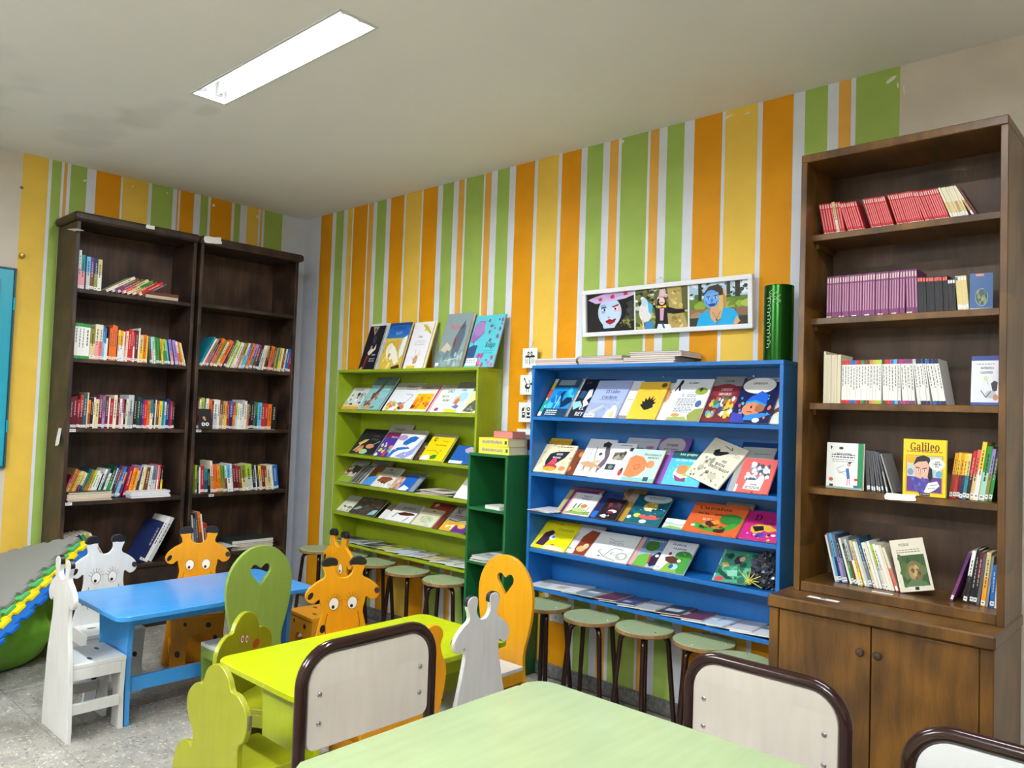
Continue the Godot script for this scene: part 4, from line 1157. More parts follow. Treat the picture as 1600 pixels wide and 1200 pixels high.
	["g0", 1.375, 0.185, 0.312, 0.009, 1, 0, "white cover with a sketched bird and yellow branch, lime rack's", "bg ebe7ec;po c8b830 46 4 70 10 96 24 94 28 66 16 48 8;bl 8 58 6 96 28 3 d8c838 a89a28;ts 46 32 6 5a4a54 El_nido;sq 26 40 78 3 4 c4bcc8;po c89a70 40 78 52 70 62 76 60 88 44 90;po e8d8c8 56 70 66 60 70 72 62 78;ln 46 76 42 58 1 8a6a54;ln 30 74 48 86 1 8a6a54;re 16 93 60 99 d8c030"],
	["g0", 1.67, 0.215, 0.346, 0.024, 1, 0, "thick grey teal book with a sea monster, lime rack's", "bg 8a9a9e;re 0 68 100 100 7a9296;ts 44 26 12 d85a62 De_noe;po 5c6a76 52 78 50 50 62 30 84 22 88 44 80 70 66 84;po 8a3434 50 58 56 40 60 54 56 66;po 4a5864 62 30 78 14 80 30;po c8bca0 6 68 26 54 48 64 40 76;bl 18 0 76 100 98 8 a8bcbc 6a8488 8ea6a8;ln 30 88 80 84 1 d8e0dc;re 0 91 14 97 f0f0ee"],
	["g0", 1.92, 0.235, 0.322, 0.009, 1, 0, "turquoise cover titled Solgo with a purple umbrella, lime rack's", "bg 57bfcb;po 8e6aa4 2 50 4 26 18 10 36 12 42 34 30 44 12 54;el 22 26 18 14 a47cb8;ln 14 50 26 92 1.6 2c3c5c;po 34507c 0 62 14 58 30 58 26 92 0 92;ts 72 58 12 1c1c28 Solgo;sq 54 68 86 2 4 3f98a4;bl 12 48 10 96 50 4 7a3a6a 8a4a7a 3a5c6a;bl 10 40 76 96 97 5 b04a8a 6a3a6a d86aa8;re 4 82 40 96 eef2f2;sq 6 85 36 2 4 8a8a94"],
	["g1", 0.805, 0.2, 0.222, 0.007, 0, 0, "white and black picture page, left end of lime rack's", "bg d8dcd8;bl 30 5 30 95 80 7 30363a 8a9294 b8c0be f0f2f0;re 0 88 100 100 d8a838;re 0 80 100 88 e8c890;sq 10 6 60 2 6 8a6a5a"],
	["g1", 1.003, 0.223, 0.27, 0.01, 1, 0, "aqua cover with a tall brown giraffe neck, lime rack's", "bg 8cc0c8;re 0 0 100 26 5c7a7c;re 97 0 100 100 4a6a70;po 6a4030 20 84 30 60 44 30 50 12 58 10 54 40 44 62 36 80;bl 24 14 50 60 96 5 7a4a38 d8c8a0 a86a50 e0a0a0;ts 74 36 8 c8e4e8 EL_OSO;sq 60 48 92 3 6 a8d8e0;po b8a070 10 96 30 84 60 92 40 100;el 62 92 8 4 5a8a6a"],
	["g1", 1.243, 0.25, 0.243, 0.008, 0, 0, "white cover with a row of little coloured animals at its foot, lime rack's", "bg e9ebf2;re 0 0 100 16 9c968a;ts 62 14 10 4a3a30 Chispas;sq 48 23 90 1 4 c86a4a;ln 56 40 84 44 1 3a3a3a;ln 84 44 66 82 1.2 3a3a3a;ln 66 82 76 80 1.2 3a3a3a;bl 30 6 70 70 98 7 4a7ab8 e8d048 d8784a a0c050 c89a80 3a3a44"],
	["g1", 1.504, 0.184, 0.237, 0.008, 1, 0, "cover with yellow square of orange animals and a pink edge, lime rack's", "bg e8e6da;re 0 0 100 20 8c8472;ts 40 14 9 4a3a30 Amigos;sq 10 22 70 1 4 7ab0a0;re 4 36 84 92 f2b81a;bl 14 8 50 78 86 9 e8862a d86a20 f0ce30 3a2a20;ln 10 92 20 72 4 c83a20;ln 30 92 40 72 4 e06a20;re 89 6 98 100 c8327c"],
	["g1", 1.689, 0.175, 0.236, 0.008, 0, 0, "white cover with blue and green words, one pink mark below, lime rack's", "bg eeefe8;re 0 0 100 14 98927e;tx 50 26 14 2f7ac4 UNO;tx 36 44 12 4a9a4a NO_ES;tx 56 58 11 4a3a6a BLANCO;sq 30 68 76 2 4 b8b8b0;el 28 90 9 6 a8306a;po b8c890 70 70 84 64 86 92 76 94"],
	["g1", 1.82, 0.15, 0.246, 0.01, 1, 0, "light blue cover with a child and yellow foot strip, lime rack's", "bg d6e4ee;re 0 0 100 22 6e685c;tx 50 28 9 1f4a8a LUNA;el 62 50 24 16 a8d4ec;el 40 58 16 10 e0b090;po c8784a 26 70 40 54 56 60 50 76;po 6a6ab0 30 82 50 74 70 80 60 88;re 0 90 70 100 e0d030"],
	["g1", 1.945, 0.148, 0.21, 0.008, 1, 0, "pale yellow cover with a grey rhinoceros, right end of the lime rack's", "bg ece0a0;po 58605c 20 92 34 60 60 36 90 26 96 60 92 84 60 96;bl 10 40 70 96 96 5 c8c0b0 8a8a80"],
	["g2", 0.918, 0.25, 0.227, 0.01, 0, 0, "black cover with food spoons and a green bowl, lime rack's", "bg 1e2028;ts 66 28 7 9a5a34 COCINA;sq 54 38 84 2 4 7a7a7a;po d8b868 12 60 30 44 46 40 40 52 24 66;ln 10 90 26 64 4 e0c8a0;po c88a50 16 92 22 74 40 66 44 78 30 96;el 66 68 16 9 c8886a;el 52 90 16 10 a0c898;ln 76 60 94 46 2 d0c8b8;el 34 84 9 6 e0a860"],
	["g2", 1.155, 0.225, 0.266, 0.004, 0, 0, "grey card printed Lentejas standing behind the purple book, lime rack's", "bg a09c92;ts 50 16 10 28282a Lentejas!;sq 20 24 70 1 4 6a665e;po a04a2c 20 34 90 30 96 50 24 54"],
	["g2", 1.19, 0.19, 0.218, 0.008, 1, 0, "purple cover with a white title and yellow leaves, lime rack's", "bg 4a3494;re 0 0 100 22 7a2450;ts 48 19 9 e8d8e8 Planeta;bl 20 10 50 90 96 7 e8e0a0 c8d050 d8403a f0f0f0 6ab0a0;el 26 46 4 3 f4f4f4;el 60 60 10 7 e08a6a"],
	["g2", 1.338, 0.23, 0.234, 0.01, 2, 0, "white cover with a winding blue dragon, lime rack's", "bg eaeaf0;re 0 0 100 16 9a948a;el 18 30 18 10 b898c0;po 1f6ac0 30 44 46 26 62 22 80 26 74 40 60 46 52 54 34 56;po 1f6ac0 0 100 6 76 20 66 42 62 60 60 70 66 50 70 30 74 18 84 12 100;po 9aa0d8 30 96 44 84 66 80 84 64 96 30 100 40 94 84 70 100;po 2a3a6a 50 80 66 76 62 82;bl 10 10 50 90 90 3 e0a8c8 7aa8e0 ffffff"],
	["g2", 1.56, 0.14, 0.19, 0.007, 0, 0, "dark little cover half hidden left of the yellow leaf book, lime rack's", "bg 4a3c34;bl 12 10 20 90 90 10 9a5a3a c8b89a 2a2a24"],
	["g2", 1.627, 0.2, 0.222, 0.014, 1, 0, "yellow cover with a green leaf and curling stem, lime rack's", "bg ecd014;re 0 0 100 12 9a907a;el 22 22 7 7 4a3a1c;el 24 22 4 4 ecd014;ts 66 27 6 4a3a1c El_arbol;ts 56 42 8 4a3a1c rojo_del_oso;ln 10 66 44 62 2 7a8a1c;ln 44 62 66 72 2 7a8a1c;ln 66 72 60 96 2 7a8a1c;po 2a7a30 40 86 50 78 66 80 64 92 46 96;el 70 62 5 4 a0b030;po e8e8dc 0 100 10 82 34 80 40 100"],
	["g2", 1.88, 0.18, 0.189, 0.008, 1, 0, "royal blue cover with a pale animal, right end of the lime rack's", "bg 205aa6;po b8a8c0 40 20 60 4 90 10 96 34 70 40 50 36;po d8d4dc 62 40 80 30 96 40 80 50;re 0 84 60 100 dfe6ee"],
	["g3", 0.781, 0.175, 0.212, 0.008, 0, 0, "photo cover of dark animals over a green band, lime rack's", "bg c8c4c0;re 0 0 100 24 a4a49c;po 3a302c 8 34 40 24 90 28 92 62 60 70 20 60;bl 16 10 30 90 70 9 6a4a3c d8c4b8 2a2420 a07a6a;re 0 74 100 100 8aa83c"],
	["g3", 0.95, 0.11, 0.19, 0.02, 1, 0, "thick dark bundle of worn booklets, lime rack's", "bg 4c4e4e;ln 20 0 10 100 5 d0d0cc;ln 60 0 50 100 6 8a8a86;ln 90 10 80 100 5 e0e0dc"],
	["g3", 0.99, 0.21, 0.218, 0.006, 0, 0, "grey card leaning behind the rust and blue cover, lime rack's", "bg 98a0a4;sq 20 10 80 2 6 5a6268"],
	["g3", 1.077, 0.17, 0.2, 0.008, 1, 0, "rust brown cover with a yellow patch above blue sky, lime rack's", "bg 5a3424;po a88a18 36 36 66 26 80 44 60 56 40 54;po 4a92d8 0 100 6 62 40 52 96 58 90 100;re 0 0 100 20 6a3a2a;ln 0 60 40 52 3 20242a"],
	["g3", 1.187, 0.18, 0.197, 0.008, 2, 0, "grey topped cover over a brown and white photograph, lime rack's", "bg e4ddd0;re 0 0 100 46 8c8a80;el 42 14 6 5 2a2a2a;sq 14 24 70 2 6 4a4842;po 8a4a34 10 70 24 48 70 48 86 56 60 80 34 76;bl 8 10 70 90 96 6 d8c0a8 f2eee6 3a3434"],
	["g3", 1.369, 0.12, 0.187, 0.007, 1, 0, "pinkish photo cover of a reptile, lime rack's", "bg c8a090;bl 24 0 30 100 100 9 d8a890 8a5a4a e8d0c0 b07a60;re 0 0 100 26 4a4a40"],
	["g3", 1.45, 0.15, 0.189, 0.007, 2, 0, "blue cover with a white corner, last before the loose papers, lime rack's", "bg 1f62c0;re 0 0 100 22 4a5058;po e8ecf0 0 100 20 70 60 84 50 100;re 70 20 100 100 8a949a"],
	["g4", 0.803, 0.17, 0.184, 0.008, 0, 0, "cream cover with grey drawing, left end of the lime rack's", "bg d8d6c4;re 0 0 100 34 94968e;el 50 70 30 16 e6e8d4;el 62 72 16 8 8a8c80;bl 6 20 60 90 96 5 b0b48a 5a5c50"],
	["g4", 0.953, 0.262, 0.186, 0.009, 1, 0, "dark wide cover with a brown landscape photograph, lime rack's", "bg 453c36;bl 40 4 4 96 50 8 2c2420 5a4a38 3a2e26 6a5a44;po 8ab0b8 4 76 20 56 34 60 20 78;po 8ac0d0 70 96 80 66 96 62 94 90;ln 40 90 60 60 2 8a7a74;re 97 0 100 100 1c1816"],
	["g4", 1.25, 0.12, 0.178, 0.007, 0, 0, "white and brown cover half behind the horse book, lime rack's", "bg e2dfdc;re 0 0 100 40 7a6a58;po 5a4a3a 30 40 90 34 80 54"],
	["g4", 1.328, 0.232, 0.186, 0.008, 1, 0, "white cover with a red brown horse and big printed heading, lime rack's", "bg eceaea;re 0 0 100 44 8e8c86;ts 56 24 18 34363c potro;po 5a2218 30 56 50 46 86 48 96 56 70 64 44 66;ln 20 84 26 56 3 2a2a2a;ln 26 56 44 64 3 2a2a2a;ln 70 94 80 70 3 2a2a2a"],
	["g4", 1.6, 0.19, 0.205, 0.008, 0, 0, "maroon book standing behind the cream sketch book, lime rack's", "bg 7c2c24;po e0c8c0 14 10 30 4 34 14 20 20;re 0 90 100 100 8a3a30"],
	["g4", 1.574, 0.182, 0.182, 0.008, 1, 0, "cream cover with a pale green pencil drawing, lime rack's", "bg dcd8ba;re 0 0 100 24 9a9484;el 56 12 6 5 4a443c;el 50 60 30 22 c2c8a8;bl 16 22 44 78 80 5 a8b098 d4d8c0 8a9484;el 70 90 12 4 a0c8d0"],
	["g4", 1.82, 0.205, 0.203, 0.008, 1, 0, "grey, yellow and purple cover with big M, lime rack's", "bg 9a9a94;ts 24 22 24 1c1c20 M;sq 20 36 70 2 6 3a3a3e;ln 10 56 40 60 3 1c1c1c;ln 40 60 76 46 3 1c1c1c;re 0 62 100 100 e0a830;po 6a2a86 46 100 50 76 74 68 100 66 100 100;el 74 76 14 9 e8c050;bl 12 4 76 60 96 4 f0e8d8 d89a60"],
]
const LEAN := {"g0": 0.3, "b1": 0.6, "b2": 0.62, "b3": 0.76, "b4": 0.76, "g1": 0.6, "g2": 0.63, "g3": 0.74, "g4": 0.78}
const SHELF_WORD := {"0": "top board", "1": "first shelf", "2": "second shelf", "3": "third shelf", "4": "fourth shelf"}


func cell(i: int) -> Rect2i:
	return Rect2i((i % 10) * 204, (i / 10) * 204, 204, 204)


func cover_art() -> void:
	var more := OTHER_COVERS.keys()
	var size := Vector2i(2040, ceili((SHOWN.size() + more.size()) / 10.0) * 204)
	painter = Image.create(size.x, size.y, false, Image.FORMAT_RGB8)
	for i in SHOWN.size():
		draw(cell(i), SHOWN[i][8])
		cover_cell[i] = i
	for k in more.size():
		draw(cell(SHOWN.size() + k), OTHER_COVERS[more[k]])
		cover_cell[more[k]] = SHOWN.size() + k
	atlas_mat = StandardMaterial3D.new()
	atlas_mat.albedo_texture = ImageTexture.create_from_image(painter)
	atlas_mat.roughness = 0.3
	atlas_mat.resource_name = "printed_covers"


## a book face out: local x to the right, y up, the front cover on z = 0
func cover_book(t: Node3D, key, w: float, h: float, th: float) -> void:
	var r := cell(cover_cell[key])
	var sz := Vector2(painter.get_size())
	var u0 := (Vector2(r.position) + Vector2.ONE * 1.0) / sz
	var u1 := (Vector2(r.end) - Vector2.ONE * 1.0) / sz
	var uv := func(x, y): return Vector2(lerpf(u0.x, u1.x, x / w), lerpf(u1.y, u0.y, y / h))
	var edge: Vector2 = uv.call(w * 0.03, h * 0.5)
	var c := MB.new()
	var bt := minf(0.0016, th * 0.25)
	for b in [[0.0, -bt], [-th + bt, -th]]:
		var z1: float = b[0]; var z0: float = b[1]
		var p := [Vector3(0, 0, z1), Vector3(w, 0, z1), Vector3(w, h, z1), Vector3(0, h, z1), Vector3(0, 0, z0), Vector3(w, 0, z0), Vector3(w, h, z0), Vector3(0, h, z0)]
		var e4 := [edge, edge, edge, edge]
		c.quad(p[0], p[1], p[2], p[3], Vector3(0, 0, 1), [uv.call(0, 0), uv.call(w, 0), uv.call(w, h), uv.call(0, h)] if z1 == 0.0 else e4)
		c.quad(p[4], p[7], p[6], p[5], Vector3(0, 0, -1), e4)
		c.quad(p[1], p[5], p[6], p[2], Vector3(1, 0, 0), e4)
		c.quad(p[3], p[2], p[6], p[7], Vector3(0, 1, 0), e4)
		c.quad(p[0], p[4], p[5], p[1], Vector3(0, -1, 0), e4)
		c.quad(p[0], p[3], p[7], p[4], Vector3(-1, 0, 0), e4)
	c.quad(Vector3(0, 0, -bt), Vector3(0, h, -bt), Vector3(0, h, -th + bt), Vector3(0, 0, -th + bt), Vector3(-1, 0, 0), [edge, edge, edge, edge])
	obj("cover", c, atlas_mat, t)
	obj("page_block", MB.new().box(Vector3(0.0008, 0.002, -th + bt), Vector3(w - 0.002, h - 0.002, -bt)), plain("e6dfcc", 0.8), t)


func display_books() -> void:
	for i in SHOWN.size():
		var s: Array = SHOWN[i]
		var k: String = s[0]
		var n := k.substr(1)
		var y: float = 1.625 if n == "0" else RACK_SHELF[int(n) - 1]
		var layer: int = s[5]
		var w: float = s[2]; var h: float = s[3]; var th: float = s[4]
		var zb: float = (0.122 if n == "0" else 0.178) + 0.0115 * layer
		var sn: float = LEAN[k]
		var cs := sqrt(1.0 - sn * sn)
		if n != "0":
			# heights were measured for tops touching the back board; on the common slope of the shelf they become
			var y0 := sqrt(maxf(h * h - 0.0272, 0.0004))
			var mm := (1.37 - y - y0) / 3.18
			h = (y0 + mm * (zb - 0.02)) / (cs + mm * sn)
		var behind := 0.0012 if n == "0" else 0.0155 if n == "1" else 0.0105
		h = minf(h, (zb - th * cs - behind - 0.001) / sn)
		var t := thing("picture_book", "%s %s" % [s[7], SHELF_WORD[n]], "picture book", Vector3.ZERO, 0.0, "face-out books on the %s rack" % ("blue" if k[0] == "b" else "lime"))
		var tilt := deg_to_rad(s[6])
		var yy := Vector3(0, cs, -sn)
		var zz := Vector3(0, sn, cs)
		var b := Basis(Vector3(1, 0, 0), yy, zz) * Basis(Vector3(0, 0, 1), tilt)
		var lift := maxf(0.0, -sin(tilt) * w) if tilt < 0.0 else 0.0
		t.transform = Transform3D(b, Vector3(s[1], y + th * sn + 0.0006, zb) + yy * lift)
		cover_book(t, i, w, h, th)


const OTHER_COVERS := {
	"green_white": "bg eef0ec;re 86 0 100 100 2a8a54;re 0 95 100 100 9ab0a0;el 40 12 6 3 3a3a3a;sq 14 25 80 2 5 4a4a54;tx 46 24 5 4a4a54 CUENTOS,_POEMAS;sq 16 36 78 2 4 a0a0a8;po 3a6ea8 54 56 62 54 66 76 58 78;el 62 47 5 4 d8a888;po 2a2a2a 58 42 70 40 66 46;ln 60 78 58 92 1.6 c8402c;ln 64 78 66 90 1.6 c8402c;ln 56 60 36 66 1.4 7a8a9a;ln 36 66 30 56 1.2 9aa0a8;ln 30 56 50 48 1.2 9aa0a8;ln 34 60 54 70 1.2 9aa0a8;el 14 80 6 4 d05a4a;el 82 78 5 3 c8302c;re 76 90 88 95 3a5a9a;re 10 90 20 95 3a3a44;po 2a2a2a 10 6 16 10 12 16",
	"galileo": "bg f0cf24;ts 50 14 19 5a2418 Galileo;sq 8 21 92 1 5 b0582a;re 7 28 93 94 d89a28;re 10 30 90 92 b8c8c0;el 20 36 12 7 f0a820;re 10 66 90 92 5a3a86;po e0b09a 26 46 36 36 58 36 64 56 58 74 34 70 28 60;po 1c1c24 24 46 32 32 48 28 62 32 66 48 60 44 56 38 36 40;po 1c1c24 62 46 68 50 70 66 64 74 58 66;ln 31 50 40 51 1.6 1c1c24;ln 46 52 56 50 1.6 1c1c24;el 37 55 3.4 2 f4f4f4;el 37 55 1.4 1.6 1c1c24;el 51 55 3.6 2 f4f4f4;el 51 55 1.4 1.6 1c1c24;ln 42 52 41 63 1 8a5a4a;po 4a4498 24 66 36 68 44 70 56 68 62 70 58 90 40 96 22 84 18 72;bl 14 22 70 58 90 4 5a58b0 3a3684 6a66c0;el 79 43 18 10 f4f2ec;po f4f2ec 80 50 88 50 74 62;tx 80 39 4.4 2a2a2a GUSA;tx 79 43 4.4 2a2a2a COMO_ME;tx 79 47 4.4 2a2a2a VEN;po f0eee8 60 76 80 72 86 80 74 88 60 94 50 92;ln 64 80 80 78 0.8 5a5a5a;ln 60 86 76 84 0.8 5a5a5a;el 84 60 8 6 6aa8c8;el 18 58 7 6 7a90b8;re 40 93 64 99 3a2a3a;sq 42 95 62 1 4 c8c0b0",
	"globe": "bg 14508c;re 26 2 62 9 c88a70;el 52 66 27 24 8ab0a0;el 52 66 25 22 1a3a44;bl 14 34 50 68 82 7 6a8a4a a08a4a 2a5a6a;re 0 96 100 100 c8d0d8",
	"white_blue": "bg e2e4ea;re 0 0 100 10 2f3f8a;re 0 94 100 100 2f4a9a;sq 16 16 70 1 4 5a5a66;tx 48 25 6 3a3a44 MATEMATICA;tx 46 34 7 3a3a44 CUADERNO;ln 44 44 52 58 1.4 8ab060;el 44 46 6 5 c8d8a0;po 2a2a30 60 56 70 50 80 54 78 70 66 74;el 60 78 16 8 b8bcc8;ln 30 70 46 84 2 2a2a34;ln 46 84 60 72 2 2a2a34;el 74 84 8 6 c08a60",
	"stone_head": "bg e6dfcc;ts 40 11 7 6a645a POEMAS;sq 14 20 84 2 4 8a857a;re 16 31 92 90 3a5a34;bl 20 18 34 90 88 8 2c4a28 4a6a3a 5a7a4a;el 56 62 24 20 7a6a48;el 50 64 12 13 a8925a;bl 8 40 52 70 76 4 c0aa70 5a4a34;po 5c7a54 20 90 40 78 80 82 90 90;re 46 91 58 97 2a2a24",
	"indigo": "bg 2a3256;re 10 6 90 20 8a8c90;bl 20 10 24 90 95 8 3a4470 1c2244 5a6a98;el 40 40 12 9 8a94a8;ln 20 70 80 80 1.5 6a78a0",
	"teal_yellow": "bg 16788c;po c8a028 10 96 16 50 60 40 76 60 60 96;re 0 0 100 20 1a8aa0",
	"owl_black": "bg 26242a;el 42 44 9 7 c8a060;el 36 76 14 9 f0f0f0;el 66 76 14 9 f0f0f0;el 36 76 5 4 1a1a1a;el 66 76 5 4 1a1a1a;po c8a060 40 54 50 46 60 54 50 60",
}


# ---------------------------------------------------------------- rows of books seen by their spines
func ordinal(i: int) -> String:
	var e := "th"
	if i % 100 < 11 or i % 100 > 13:
		e = ["th", "st", "nd", "rd", "th", "th", "th", "th", "th", "th"][i % 10]
	return "%d%s" % [i, e]


## one book with its spine on z = 0; x runs from x0 to x0 + t, the pages reach back to -d
func spine_book(x0: float, t: float, h: float, d: float, look: String) -> MB:
	var mb := MB.new()
	var sticker := not look.ends_with("!")
	look = look.trim_suffix("!")
	var series := look.ends_with("-")
	look = look.trim_suffix("-")
	var band := look.contains("+")
	var cap := look.contains("^")
	var two := look.split("+" if band else "^" if cap else "/")
	var a := Color(TINT[two[0]]); var b := Color(TINT[two[two.size() - 1]])
	var bt := minf(0.0012, t * 0.16)
	mb.tint(a)
	mb.box(Vector3(x0, 0, -d), Vector3(x0 + bt, h, 0))
	mb.box(Vector3(x0 + t - bt, 0, -d), Vector3(x0 + t, h, 0))
	mb.box(Vector3(x0 + bt, 0, -bt), Vector3(x0 + t - bt, h, 0), 0.0)
	mb.tint("dcd2ba").box(Vector3(x0 + bt, 0.001, -d + 0.002), Vector3(x0 + t - bt, h - 0.002, -bt))
	var strip := func(fx0: float, fx1: float, y0: float, y1: float, col, z: float):
		mb.tint(col)
		mb.quad(Vector3(x0 + t * fx0, h * y0, z), Vector3(x0 + t * fx1, h * y0, z), Vector3(x0 + t * fx1, h * y1, z), Vector3(x0 + t * fx0, h * y1, z), Vector3(0, 0, 1))
	if band:
		strip.call(0.0, 1.0, 0.9, 1.0, b, 0.0002)
		strip.call(0.0, 1.0, 0.0, 0.08, b, 0.0002)
	elif cap:
		strip.call(0.1, 0.9, 0.87, 0.97, b, 0.0002)
	elif two.size() > 1:
		strip.call(0.0, 1.0, 0.0, 0.52, b, 0.0002)
	if series:
		strip.call(0.3, 0.7, 0.14, 0.8, a.lerp(Color("e8c8c8"), 0.62), 0.0003)
		strip.call(0.22, 0.8, 0.84, 0.96, Color("d8c0bc"), 0.0003)
	elif t > 0.0095:
		var ink := Color("26242a") if a.get_luminance() > 0.45 else Color("e4dcc8")
		ink = ink.lerp(a, 0.3)
		var y := rng.randf_range(0.3, 0.45)
		while y < 0.84:
			var l := rng.randf_range(0.03, 0.09)
			strip.call(0.36, 0.64, y, minf(y + l, 0.86), ink, 0.0003)
			y += l + 0.02
	if sticker:
		var s0 := rng.randf_range(0.02, 0.06) if not series else 0.01
		strip.call(0.04, 0.96, s0, s0 + (0.015 if not series else 0.005) / h, Color("ecebe8"), 0.0005)
		if t > 0.009 and not series:
			strip.call(0.25, 0.7, s0 + 0.006 / h, s0 + 0.010 / h, Color("55555c"), 0.0006)
	return mb


const FULL := {"straw": "straw yellow", "pine": "dark green", "petrol": "petrol blue", "smoke": "dark grey", "sky": "sky blue", "mint": "pale mint", "violet": "lilac", "silver": "silver grey", "slate": "slate grey", "brick": "brick red", "crimson": "crimson", "plum": "plum", "coral": "coral"}


## books: "look thickness height [tilt]" in millimetres and degrees (tilt > 0: the top leans to the right); fitted to the length
func book_row(place: String, group: String, origin: Vector3, dir: Vector3, out: Vector3, length: float, depth: float, list: String, kind := "book") -> void:
	var items := []
	var tilt := 0.0
	var total := 0.0
	var prev: Array = []
	for s in list.split(",", false):
		var a := s.strip_edges().split(" ", false)
		if a.size() > 3: tilt = a[3].to_float()
		var it := [a[0], a[1].to_float() * 0.001, a[2].to_float() * 0.001, deg_to_rad(tilt)]
		var gap := 0.0
		if prev:
			# a steeper book ahead of it needs room at its foot, so that neighbours only touch
			var dt: float = tan(prev[3]) - tan(it[3])
			gap = minf(prev[2], it[2]) * dt if dt > 0.0 else 0.0
		it.append(gap)
		total += it[1] / cos(it[3]) + gap
		items.append(it)
		prev = it
	var gaps := 0.0
	for it in items: gaps += it[4]
	var k := (length - gaps) / (total - gaps)
	var x := 0.0
	for i in items.size():
		var it: Array = items[i]
		var t: float = it[1] * k - 0.0004
		x += it[4]
		var step: float = it[1] * k / cos(it[3])
		var tl: float = it[3]
		var look: String = it[0]
		var mb := spine_book(-t if tl > 0.0 else 0.0, t, it[2], depth + rng.randf_range(-0.012, 0.0), look)
		var o := obj(kind.replace(" ", "_"), mb, vc(0.42))
		var back := out * -(rng.randf_range(0.0, 0.006))
		o.transform = Transform3D(Basis(dir, Vector3.UP, out) * Basis(Vector3(0, 0, 1), -tl), origin + dir * (x + (step if tl > 0.0 else 0.0)) + Vector3.UP * 0.0006 + back)
		x += step
		var main := look.trim_suffix("!").trim_suffix("-").split("/")[0].replace("^", "+").split("+")
		var nm: String = FULL.get(main[0], main[0])
		if main.size() > 1: nm += " and " + FULL.get(main[1], main[1])
		elif look.contains("/"): nm += " and " + FULL.get(look.trim_suffix("!").split("/")[1], look.trim_suffix("!").split("/")[1])
		var size_word := "thin " if t < 0.0085 else "thick " if t > 0.024 else ""
		var lean := "leaning " if absf(tl) > 0.3 else ""
		tag(o, "%s%s%s spine, %s from left, %s" % [lean, size_word, nm, ordinal(i + 1), place], kind, group)


